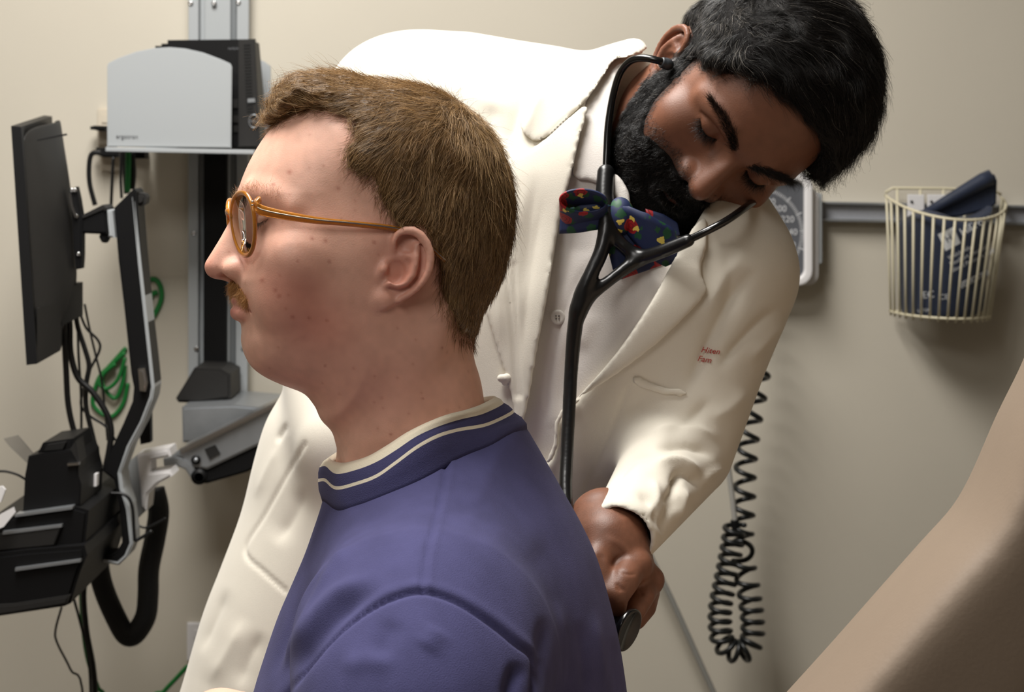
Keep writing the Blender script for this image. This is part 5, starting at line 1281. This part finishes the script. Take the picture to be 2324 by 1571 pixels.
extr('top_knob', [(303, 440), (312, 436), (328, 440), (332, 448), (330, 462), (318, 468), (306, 466)], 2.37, .03, m_blk2, AR, bevel=.004)
extr('tilt_bracket', [(170, 504), (180, 492), (232, 466), (240, 472), (246, 530), (240, 532), (184, 530)], 2.345, .05, m_blk, AR, bevel=.003)
extr('tilt_cap', [(182, 490), (232, 465), (240, 472), (238, 478), (186, 500)], 2.343, .05, m_blk2, AR, bevel=.002)
extr('hinge_block', [(240, 476), (254, 478), (260, 540), (244, 538)], 2.35, .04, m_alu2, AR, bevel=.002)
extr('adjust_knob', [(226, 532), (246, 532), (244, 542), (238, 552), (230, 550), (224, 538)], 2.35, .02, m_blk, AR, bevel=.002)
extr('steel_joint', [(312, 838), (328, 836), (334, 870), (330, 890), (316, 888)], 2.349, .02, m_chrome, AR, bevel=.003)
extr('back_rod', [(332, 698), (343, 698), (357, 850), (354, 858), (348, 860), (344, 820)], 2.43, .01, m_blk, AR, bevel=.002)
extr('rear_post', [(312, 940), (340, 930), (341, 1005), (318, 1010)], 2.44, .02, m_blk, AR, bevel=.002)
# articulated arm
AA = empty('support_arm', at0(520, 1000, 2.5), 'silver spring arm sloping up to the wall track', 'support arm')
extr('beam', [(388, 1036), (412, 1018), (640, 908), (760, 850), (760, 930), (640, 985), (470, 1066), (430, 1058), (410, 1040)], 2.50, .05, m_alu, AA, bevel=.003)
extr('beam_top', [(406, 1020), (640, 906), (760, 848), (760, 858), (640, 917), (412, 1032)], 2.492, .066, m_chrome, AA, bevel=.002)
extr('under_cover', [(436, 1072), (448, 1064), (470, 1066), (640, 985), (760, 930), (760, 965), (640, 1030), (560, 1072), (470, 1098), (452, 1098), (438, 1088)], 2.505, .045, m_blk, AA, bevel=.003)
extr('pivot', [(370, 1042), (400, 1036), (425, 1044), (440, 1062), (448, 1084), (436, 1090), (420, 1066), (400, 1058), (372, 1062)], 2.497, .03, m_alu, AA, bevel=.002)
extr('end_bracket', [(310, 1032), (384, 1018), (388, 1036), (340, 1046), (340, 1074), (386, 1068), (392, 1080), (356, 1100), (336, 1122), (332, 1160), (322, 1150)], 2.44, .05, m_white, AA, bevel=.003)
extr('bracket_side', [(292, 1048), (310, 1034), (330, 1160), (300, 1190), (280, 1130)], 2.452, .03, m_alu2, AA, bevel=.002)
extr('label_square', [(464, 1020), (488, 1010), (500, 1030), (476, 1044)], 2.498, .003, m_blk2, AA)
for (px, py, r, m) in [(445, 1044, .0065, m_blk), (445, 1044, .003, m_alu), (452, 1082, .011, m_blk), (452, 1082, .006, m_alu)]:
    V, Fs = lathe([(r * .1, 0), (r, 0), (r, .003), (r * .1, .003)], 18, wall_pt(px, py, 2.498 if r > .005 else 2.4955), (0, -1, 0)); link_mesh('pivot_cap', np_mesh('pivot_cap', V, Fs), m, AA)
extr('carriage', [(412, 925), (530, 920), (640, 930), (640, 1000), (520, 1000), (414, 1005)], 2.60, .16, m_alu, AA, bevel=.003)
extr('carriage_cap', [(398, 905), (440, 836), (500, 838), (523, 850), (524, 905), (452, 916), (404, 914)], 2.66, .10, m_blk2, AA, bevel=.004)
# keyboard tray with scanner holder
KT = empty('keyboard_tray', at0(100, 1280, 2.25), 'black keyboard tray with silver ribs at the lower left edge', 'keyboard tray')
extr('upper_shelf', [(-40, 1190), (35, 1172), (165, 1150), (200, 1160), (190, 1255), (100, 1262), (-40, 1290)], 2.22, .28, m_blk, KT, bevel=.004)
extr('silver_rib', [(34, 1168), (164, 1150), (164, 1156), (34, 1174)], 2.214, .02, m_alu, KT); extr('silver_rib', [(6, 1207), (140, 1191), (140, 1197), (6, 1214)], 2.212, .02, m_alu, KT)
extr('grey_panel', [(-10, 1214), (138, 1196), (122, 1238), (-20, 1252)], 2.213, .01, m_blk2, KT, bevel=.001)
extr('lower_shelf', [(-40, 1262), (60, 1250), (190, 1240), (196, 1262), (180, 1300), (158, 1372), (145, 1378), (-40, 1406)], 2.20, .26, m_blk, KT, bevel=.005)
extr('silver_rib', [(34, 1290), (182, 1270), (182, 1276), (34, 1297)], 2.194, .02, m_alu, KT)
extr('front_lip', [(-40, 1376), (30, 1372), (158, 1352), (150, 1372), (30, 1392), (-40, 1402)], 2.194, .02, m_blk2, KT, bevel=.002)
extr('side_arm', [(130, 1240), (168, 1150), (204, 1150), (210, 1220), (190, 1262), (150, 1248)], 2.26, .05, m_blk, KT, bevel=.004)
SH_ = empty('scanner_holder', at0(110, 1150, 2.25), 'black boxy scanner cradle standing on the keyboard tray', 'scanner cradle')
extr('cradle', [(52, 1158), (56, 1080), (64, 1036), (90, 1030), (160, 1022), (176, 1050), (178, 1080), (184, 1100), (182, 1148), (40, 1166)], 2.23, .12, m_blk, SH_, bevel=.004)
extr('hood', [(84, 1030), (96, 1006), (164, 996), (170, 1030), (160, 1026)], 2.24, .10, m_blk, SH_, bevel=.003); extr('hood_opening', [(100, 1024), (106, 1010), (150, 1003), (142, 1020)], 2.236, .01, m_dark, SH_)
extr('bracket', [(150, 1030), (172, 1000), (180, 1050), (178, 1064), (160, 1054)], 2.232, .04, m_blk2, SH_, bevel=.002)
extr('screw_plate', [(153, 1052), (178, 1050), (178, 1056), (153, 1058)], 2.226, .01, m_chrome, SH_)
extr('sticker', [(201, 1078), (220, 1076), (219, 1104), (202, 1106)], 2.30, .012, m_white, SH_)
for poly, lab, nm, m in [([(-30, 1190), (0, 1168), (30, 1152), (34, 1164), (8, 1196), (-30, 1212)], 'crumpled white paper slip on the keyboard tray', 'paper_slip', m_white), ([(-30, 1110), (5, 1104), (12, 1112), (2, 1140), (-30, 1146)], 'small white card at the left edge above the paper slip', 'card', m_white)]:
    tag(extr(nm, poly, 2.19, .004, m, None), lab, 'paper')
ru = extr('clear_ruler', [(8, 996), (40, 988), (84, 1040), (62, 1052), (22, 1014)], 2.28, .003, mat('clear_plastic', srgb(190, 186, 178), .2, trans=.5), None); tag(ru, 'clear plastic strip sticking up behind the scanner cradle', 'plastic strip')
# cables
def cable(pts, y, r, m, lab, grp=None): o = pxtube('cable', pts, y, r, m); tag(o, lab, 'cable', grp); return o
cable([(228, 346), (208, 350), (202, 380), (204, 420), (216, 466)], 2.66, .0036, m_cable, 'thick black cable bowing left from the wide plug to the monitor bracket')
cable([(257, 356), (254, 420), (251, 490)], 2.68, .0024, m_cable, 'thin black cable hanging straight below the wide plug')
cable([(276, 340), (274, 400), (276, 450)], 2.68, .0022, m_cable, 'thin black cable between the plugs above the arm top')
cable([(284, 338), (284, 390), (287, 440)], 2.69, .0040, m_cable, 'black cable just left of the green cable above the arm')
cable([(291, 336), (291, 380), (289, 436)], 2.67, .0042, m_green, 'green cable dropping from the grey holder to the arm top')
cable([(300, 350), (303, 390), (300, 430)], 2.69, .0042, m_cable, 'black cable just right of the green cable above the arm')
cable([(143, 690), (146, 760), (150, 840), (155, 920), (170, 985), (190, 1030), (205, 1060)], 2.36, .0040, m_cable, 'thick black cable falling from the monitor along its left side')
cable([(155, 680), (158, 740), (160, 800), (176, 856), (210, 890), (240, 935), (252, 975), (248, 1020), (238, 1070)], 2.37, .0042, m_cable, 'thick black cable curving right below the monitor')
cable([(170, 690), (176, 740), (192, 790), (202, 830), (196, 870), (195, 920), (208, 980), (228, 1060)], 2.38, .0034, m_cable, 'black cable bending in the middle of the bundle below the monitor')
cable([(176, 700), (178, 800), (184, 900), (184, 1000), (180, 1030)], 2.40, .0018, m_cable, 'thin black cable hanging straight in the bundle below the monitor')
cable([(182, 712), (196, 745), (222, 772), (226, 795), (204, 840), (190, 880), (184, 920), (205, 945), (240, 968), (262, 1000)], 2.42, .0018, m_cable, 'thin grey black cable with a kink right of the bundle')
cable([(192, 690), (204, 750), (218, 810), (230, 860), (238, 930), (244, 1000)], 2.44, .0016, m_cable, 'thinnest grey cable on the right of the bundle')
gl = [(286, 790), (250, 830), (226, 856), (212, 896), (212, 920), (232, 940), (256, 945), (280, 915), (290, 870)]
cable(gl, YW - .0035, .0034, m_green, 'outer loop of green cable hanging behind the arm')
cable([(284, 800), (246, 836), (232, 860), (238, 884), (262, 904), (278, 870), (284, 830)], YW - .0100, .0034, m_green, 'inner loop of green cable hanging behind the arm')
cable([(284, 812), (268, 860), (244, 882), (226, 872), (234, 850), (262, 826)], YW - .0165, .0030, m_green, 'short twist of green cable inside the loops')
cable([(330, 640), (350, 634), (364, 650), (366, 680), (352, 712), (346, 716), (340, 690), (346, 668), (358, 664)], YW - .0040, .0040, m_green, 'knotted green cable right of the arm beside the wall track')
cable([(205, 1290), (190, 1340), (196, 1430), (212, 1520), (216, 1620), (215, 2000), (215, 2596)], 2.52, .0042, m_cable, 'black cable hanging from the tray to the floor')
cable([(190, 1280), (184, 1330), (188, 1420), (200, 1500), (222, 1560), (240, 1620), (250, 2000), (255, 2580)], 2.54, .0032, m_green, 'green cable hanging from the tray to the floor')
cable([(165, 1350), (184, 1420), (200, 1490), (206, 1620), (200, 2000), (196, 2610)], 2.50, .0020, m_cable, 'thin black cable beside the hanging green cable')
cable([(140, 1378), (126, 1430), (130, 1460), (160, 1520), (190, 1600), (196, 2100), (196, 2660)], 2.40, .0016, m_cable, 'thin dark cable below the corner of the keyboard tray')
cable([(300, 2400), (310, 1900), (340, 1610), (372, 1570), (400, 1540), (426, 1512)], 2.74, .0034, m_green, 'green cable at the bottom edge beside the white coat')
cable([(190, 1122), (250, 1120), (284, 1124), (300, 1150), (305, 1215), (310, 1226), (345, 1205)], 2.35, .0022, m_cable, 'thin black cable looping over the arm to the cable sleeve')
cable([(308, 1190), (330, 1198), (360, 1185), (376, 1176)], 2.42, .0016, m_cable, 'loose black tie end across the cable sleeve')
cable([(-20, 1072), (10, 1070), (40, 1078), (60, 1090)], 2.3, .0016, m_cable, 'thin dark cable at the left edge behind the cradle')
sl = pxtube('cable_sleeve', [(350, 1110), (360, 1160), (352, 1220), (338, 1290), (336, 1350), (330, 1400), (305, 1440), (285, 1440), (262, 1400), (240, 1350), (228, 1310), (222, 1270)], 2.53, .0150, mat('black_sleeve', srgb(16, 16, 17), .7, bump=.5, bscale=250), None, sides=12); tag(sl, 'thick black cable sleeve hanging in a loop below the arm', 'cable sleeve')
# ------------------------------------------------------------------ instruments on the right of the back wall
yr = YW - .02
def hbar(name, py0, py1, y0, y1, m, parent, px=2090, x0=.25, x1=1.6, bev=.001):
    z0, z1 = wall_pt(px, py1, y0)[2], wall_pt(px, py0, y0)[2]; return bm_obj(name, box_bm(x0, x1, y0, y1, z0, z1), m, parent, bevel=bev)
RL = empty('equipment_rail', (.9, YW, wall_pt(2090, 486, yr)[2]), 'long aluminium equipment rail on the wall behind basket and gauge', 'rail')
hbar('rail_face', 466, 503, YW - .012, YW, mat('rail_grey', srgb(158, 160, 166), .5, metal=.3, noise=.06, nscale=400), RL)
hbar('rail_lip', 462, 468, YW - .022, YW, m_alu, RL); hbar('rail_lip', 500, 507, YW - .022, YW, m_alu, RL)
# pressure gauge
GA = empty('pressure_gauge', at0(1725, 520, YW - .03), 'white framed dial blood pressure gauge behind the shoulder of the doctor', 'gauge')
def rrect(x0, x1, y0, y1, r, n=6):
    out = []
    for cx, cy, a in ((x1 - r, y0 + r, -90), (x1 - r, y1 - r, 0), (x0 + r, y1 - r, 90), (x0 + r, y0 + r, 180)):
        out += [(cx + r * math.cos(math.radians(a + t)), cy + r * math.sin(math.radians(a + t))) for t in np.linspace(0, 90, n)]
    return out
extr('housing', rrect(1600, 1858, 425, 648, 24), YW - .046, .042, m_white, GA, bevel=.003)
extr('wall_bracket', rrect(1610, 1866, 438, 600, 6), YW - .04, .036, m_alu2, GA, bevel=.001)
yg = YW - .062
o_ = rrect(1590, 1846, 391, 650, 34); i_ = rrect(1608, 1826, 410, 632, 20)
P0, P1 = wp(o_, yg), wp(i_, yg); n = len(o_); t_ = np.array((0, .022, 0))
V = np.concatenate([P0, P1, P0 + t_, P1 + t_]); i = np.arange(n); j = (i + 1) % n
fr = link_mesh('frame', np_mesh('frame', V, np.concatenate([np.c_[i, j, j + n, i + n], np.c_[j, i, i + 2 * n, j + 2 * n], np.c_[i + n, j + n, j + 3 * n, i + 3 * n], np.c_[j + 2 * n, i + 2 * n, i + 3 * n, j + 3 * n]]), False), m_white, GA)
bvm = fr.modifiers.new('bevel', 'BEVEL'); bvm.width = .004; bvm.segments = 3
dial = extr('dial', rrect(1606, 1828, 408, 634, 20), yg + .010, .005, mat('dial_grey', srgb(92, 94, 99), .25, spec=.6), GA)
m_dw = mat('dial_print', srgb(205, 206, 208), .6)
dc_ = (1718, 530)
for k in range(0, 151):
    v = k * 2; a = math.radians(69 - (v - 180) / 20 * 22); big = (v % 20 == 0); r0, r1 = 98, 112 if big else 106
    ux, uy = math.cos(a), -math.sin(a); w = 1.1 if big else .6
    extr('tick', [(dc_[0] + ux * r0 - uy * w, dc_[1] + uy * r0 + ux * w), (dc_[0] + ux * r1 - uy * w, dc_[1] + uy * r1 + ux * w), (dc_[0] + ux * r1 + uy * w, dc_[1] + uy * r1 - ux * w), (dc_[0] + ux * r0 + uy * w, dc_[1] + uy * r0 - ux * w)], yg + .0095, .0005, m_dw, dial)
for v in range(0, 301, 20):
    a = math.radians(69 - (v - 180) / 20 * 22); s = str(v); w = len(s) * 5.6
    text_on(s, .0135, wall_pt(dc_[0] + math.cos(a) * 78 - w, dc_[1] - math.sin(a) * 78 + 7, yg + .0095), (1, 0, 0), (0, 0, 1), m_dw, dial, ext=.0001, name='number')
extr('needle', [(1714, 532), (1716, 620), (1720, 620), (1722, 532)], yg + .0065, .001, m_white, GA)
# wire basket
BK = empty('wire_basket', at0(2140, 720, YW - .08), 'cream wire basket hanging on the wall rail', 'basket')
m_wire = mat('cream_coated_wire', srgb(214, 206, 178), 0.4)
xl, xr = wall_pt(2002, 445, YW)[0], wall_pt(2262, 450, YW)[0]; xc, hw = (xl + xr) / 2, (xr - xl) / 2
zbk = wall_pt(2140, 440, YW - .03)[2]; zfr = wall_pt(2130, 492, YW - .17)[2]; zlo = wall_pt(2140, 724, YW - .1)[2]
yb, dep = YW - .024, .145
def rim_top(a): s = max(0.0, math.sin(a)); return np.array((xc - hw * math.cos(a), yb - dep * s, zbk - .004 + (zfr - zbk) * s ** 1.1))
def rim_bot(a): s = max(0.0, math.sin(a)); return np.array((xc - hw * .84 * math.cos(a), yb - dep * .80 * s, zlo + .004))
aa = np.linspace(0, math.pi, 33)
tube_obj('front_rim', np.array([rim_top(a) for a in aa]), .0021, m_wire, BK)
tube_obj('bottom_rim', np.array([rim_bot(a) for a in aa]), .0019, m_wire, BK)
tube_obj('back_rim', np.array([(xl, yb, zbk), (xl + .01, yb, zbk + .007), (xc, yb, zbk + .008), (xr - .01, yb, zbk + .007), (xr, yb, zbk)]), .0021, m_wire, BK)
tube_obj('bottom_back_wire', np.array([rim_bot(0), rim_bot(math.pi)]), .0019, m_wire, BK)
for k in range(19):
    a = math.pi * (k + .35) / 18.7; p, q = rim_top(a), rim_bot(a); d = nrm(q - p)
    tube_obj('upright_wire', np.array([p - d * .002, (p + q) / 2, q + d * .006]), .0019, m_wire, BK, sides=7)
for k in range(5):
    f = (k + .5) / 5; p = np.array((xl + (xr - xl) * f, yb, zbk + .007)); q = rim_bot(0) * (1 - f) + rim_bot(math.pi) * f
    tube_obj('back_wire', np.array([p, (p + q) / 2, q]), .0019, m_wire, BK, sides=7)
for k in range(3):
    a = math.pi * (k + 1) / 4; tube_obj('floor_wire', np.array([rim_bot(a), rim_bot(a) * (1, 0, 1) + (0, yb, 0)]), .0017, m_wire, BK, sides=6)
for (a, b) in [(2060, 2098), (2105, 2160)]:
    pl_ = extr('bracket_plate', [(a, 441), (b, 442), (b, 494), (a, 494)], yb - .004, .003, m_white, BK, bevel=.0008)
    screw(a + 9, 458, yb - .0042, .0022, m_dark, pl_)
# cuff folded in the basket
CF = empty('pressure_cuff', at0(2140, 700, YW - .1), 'folded navy blood pressure cuff standing in the wire basket', 'cuff')
m_navy = mat('navy_nylon', srgb(30, 40, 62), 0.6, noise=.12, nscale=60, bump=.25, bscale=500, sheen=.2)
def yfr(f): return yb - dep * f
body = [(2028, 712), (2022, 620), (2018, 545), (2030, 520), (2075, 492), (2110, 478), (2180, 500), (2235, 478), (2252, 470), (2248, 560), (2240, 640), (2228, 714)]
P = wp(catmull(body, 4), yb - .075); cen = P.mean(0)
def cuffs(Pw):                     # rounded slab that follows the traced outline
    q = np.c_[Pw[:, 0], Pw[:, 2]]; return q
PO = Poly2(np.c_[P[:, 0], P[:, 2]], .002, .03, 0)
def cuff_body(Q_):
    d = PO(np.c_[Q_[:, 0], Q_[:, 2]]); bow_ = .085 - .35 * (Q_[:, 0] - cen[0]) ** 2 / .01 * .06
    yy = Q_[:, 1] - (yb - .072) - .004 * np.sin((Q_[:, 0] - cen[0]) * 90)
    zz = np.clip((Q_[:, 2] - zlo) / (zbk - zlo), 0, 1); sc = .80 + .16 * zz
    el = (np.sqrt(((Q_[:, 0] - xc) / (hw * sc)) ** 2 + ((Q_[:, 1] - yb) / (dep * sc * .94)) ** 2) - 1) * dep * .8 + .004
    return smax(smax(d, np.abs(yy) - .05, .02), el, .012)
Vq, Qq = sdf_mesh(cuff_body, (xl - .01, yb - .16, zlo - .01), (xr + .01, yb, zbk + .03), .0028, 2)
link_mesh('cuff_body', np_mesh('cuff_body', Vq, Qq), m_navy, CF)
extr('cuff_flap', [(2080, 500), (2112, 470), (2180, 430), (2225, 404), (2246, 394), (2258, 396), (2264, 410), (2262, 462), (2250, 474), (2180, 492)], yb - .055, .012, m_navy, CF, bevel=.003)
rl_ = np.array([wall_pt(2096, 486, yb - .06), wall_pt(2160, 450, yb - .06), wall_pt(2230, 410, yb - .06), wall_pt(2250, 402, yb - .06)])
V, Fs = tube(rl_, [.006, .009, .0115, .012], sides=14, cap=False); o = link_mesh('rolled_edge', np_mesh('rolled_edge', V, Fs), m_navy, CF); sm = o.modifiers.new('thick', 'SOLIDIFY'); sm.thickness = .002
bvc = BVHTree.FromPolygons([tuple(v) for v in Vq], [tuple(int(i) for i in q) for q in Qq])
def on_cuff(px, py):
    r = wall_pt(px, py, 2.0) - CP; loc, no, i_, d = bvc.ray_cast(Vector(CP), Vector(r).normalized())
    return np.array(loc) if loc is not None else wall_pt(px, py, yb - .118)
m_let = mat('white_print', srgb(200, 202, 204), .7)
def cuff_text(txt, size, px, py, ang, m=None):
    c_, s_ = math.cos(ang), math.sin(ang); me = text_mesh(txt, size, .0001); n = len(me.vertices); co = np.zeros(n * 3, np.float32); me.vertices.foreach_get('co', co); co = co.reshape(-1, 3)
    w = []
    k = 1 / .000655
    for x, y, z in co:
        p = on_cuff(px + (x * c_ - y * s_) * k, py - (x * s_ + y * c_) * k); w.append(p + np.array((0, -.0008 - z, 0)))
    me.vertices.foreach_set('co', np.array(w, np.float32).ravel()); me.update(); return link_mesh('lettering', me, m or m_let, CF)
an = math.radians(29)
def quad_on(name, c, m, off=-.0006):
    G = 7; u = np.linspace(0, 1, G); V = []
    for a in u:
        for b in u:
            x = (c[0][0] * (1 - a) + c[1][0] * a) * (1 - b) + (c[3][0] * (1 - a) + c[2][0] * a) * b; y = (c[0][1] * (1 - a) + c[1][1] * a) * (1 - b) + (c[3][1] * (1 - a) + c[2][1] * a) * b
            V.append(on_cuff(x, y) + np.array((0, off, 0)))
    idx = np.arange(G * G).reshape(G, G); Q = np.stack([idx[:-1, :-1], idx[:-1, 1:], idx[1:, 1:], idx[1:, :-1]], -1).reshape(-1, 4)
    return link_mesh(name, np_mesh(name, np.array(V), Q), m, CF)
quad_on('logo_square', [(2128, 532), (2164, 515), (2180, 552), (2146, 570)], m_let)
cuff_text('H', .0155, 2149, 552, an, m_navy)
cuff_text('Hillrom', .0165, 2183, 536, an)
cuff_text('Welch Allyn', .0085, 2153, 590, an * .9); cuff_text('FlexiPort Reusable', .0085, 2157, 604, an * .9); cuff_text('Blood Pressure Cuff', .0085, 2162, 618, an * .9)
quad_on('size_label', [(2178, 642), (2240, 612), (2244, 624), (2182, 655)], m_let)
cuff_text('DOUBLE L', .0088, 2183, 652, an * .85, m_navy); cuff_text('EC', .015, 2094, 678, .12); cuff_text('CE', .011, 2132, 680, .05)
cuff_text('LATEX', .006, 2082, 708, .05)
# coiled tube
pathp = [(1732, 648), (1730, 740), (1727, 815), (1724, 850), (1716, 900), (1706, 950), (1698, 1000), (1692, 1060), (1690, 1110), (1688, 1150), (1686, 1190), (1684, 1230), (1686, 1270), (1694, 1310), (1702, 1360), (1708, 1410), (1706, 1455), (1688, 1478), (1660, 1476), (1640, 1455), (1634, 1415), (1636, 1370), (1646, 1320), (1656, 1270), (1664, 1220), (1668, 1190)]
base = np.array([wall_pt(px, py, 2.70 - .02 * (i > 11)) for i, (px, py) in enumerate(pathp)]); P = catmull(base, 30, False)
sgl = np.r_[0, np.cumsum(np.linalg.norm(np.diff(P, axis=0), axis=1))]
pitch = np.interp(sgl / sgl[-1], [0, .2, .3, .42, .55, .62, .75, 1], [.034, .033, .030, .028, .030, .0175, .0150, .0150]); phs = np.r_[0, np.cumsum(np.diff(sgl) / pitch[1:])] * 2 * math.pi
Pn = 1700; tq = np.linspace(0, sgl[-1], Pn); P2 = np.stack([np.interp(tq, sgl, P[:, k]) for k in range(3)], 1); ph2 = np.interp(tq, sgl, phs)
T = unit(np.gradient(P2, axis=0)); B = unit(np.cross(T, np.tile([0, 1.0, 0], (Pn, 1)))); N_ = np.cross(B, T)
rad = np.interp(tq / sgl[-1], [0, .2, .5, .7, 1], [.0125, .0135, .015, .0155, .0145])
H = P2 + B * (np.cos(ph2) * rad)[:, None] + N_ * (np.sin(ph2) * rad)[:, None]
V, Fs = tube(H, .0040, sides=7); o = link_mesh('coiled_tube', np_mesh('coiled_tube', V, Fs), mat('black_coil', srgb(20, 22, 22), .35)); tag(o, 'black coiled pressure tube hanging in a loop from the gauge', 'coiled tube')
m_gt = mat('pale_tube', srgb(186, 184, 178), .35, trans=.25)
o = pxtube('straight_tube', [(1650, 1040), (1656, 1085), (1662, 1130), (1668, 1184)], 2.69, .0042, m_gt); tag(o, 'pale straight tube end above the coiled tube', 'tube')
o = pxtube('tube_connector', [(1667, 1180), (1669, 1196), (1671, 1212)], 2.69, .0062, m_blk); tag(o, 'black connector joining pale tube and coiled tube', 'connector')
o = pxtube('clear_hose', [(1440, 1180), (1480, 1270), (1520, 1352), (1560, 1440), (1600, 1530), (1650, 1640)], 2.76, .0045, mat('clear_hose', srgb(176, 176, 172), .25, trans=.55)); tag(o, 'translucent grey hose running down the wall beside the hand', 'hose')
# ------------------------------------------------------------------ exam couch the patient sits on
CO = empty('exam_couch', (0.1, 1.42, 0.0), 'tan padded exam couch with raised backrest at the right', 'exam couch')
m_tan = mat('tan_vinyl', srgb(136, 119, 102), 0.6, noise=.03, nscale=10, bump=.08, bscale=400)
BR = [(2420, 560), (2330, 800), (2262, 940), (2204, 1075), (2160, 1152), (2105, 1212), (2000, 1330), (1890, 1455), (1785, 1571), (1640, 1730), (1560, 1830), (1700, 2000), (2000, 2050), (2300, 1900), (2700, 1300), (2760, 800), (2600, 560)]
brs = Inflate(BR, lambda q: np.full(len(q), 1.33), [(1900, 1500, .27, .05), (2400, 900, .27, .05)], sig=300)
Vb, Qb = sdf_mesh(brs, C(1480, 2080, 1.62) + (0, -.02, -.02), C(2820, 500, 1.04) * np.array((1.35, 1.3, 1)) + (0, .02, .02), .009, 3)
make_part('backrest', Vb, Qb, m_tan, CO)
bm_obj('seat_pad', box_bm(-.30, .34, 1.10, 1.72, SEATZ - .10, SEATZ - .002), m_tan, CO, bevel=.03)
bm_obj('base', box_bm(-.20, .42, 1.16, 1.68, 0, SEATZ - .10), mat('couch_base', srgb(190, 186, 178), .5), CO, bevel=.01)
bm_obj('hinge_beam', box_bm(.30, .46, 1.2, 1.6, SEATZ - .09, SEATZ + .10), m_blk, CO, bevel=.01)
# ceiling light and the panel of the added fill
for i, (lx, ly, sx, sy, pw) in enumerate(LIGHTS):
    t = empty('ceiling_and_fill_panel', (lx, ly, CEIL), ['recessed ceiling light panel above the two men', 'added fill light panel on the ceiling behind the viewpoint'][i], 'ceiling light')
    bm = box_bm(lx - sx / 2 - .03, lx + sx / 2 + .03, ly - sy / 2 - .03, ly + sy / 2 + .03, CEIL - .025, CEIL)
    bm_obj('frame', bm, m_white, t, bevel=.003)
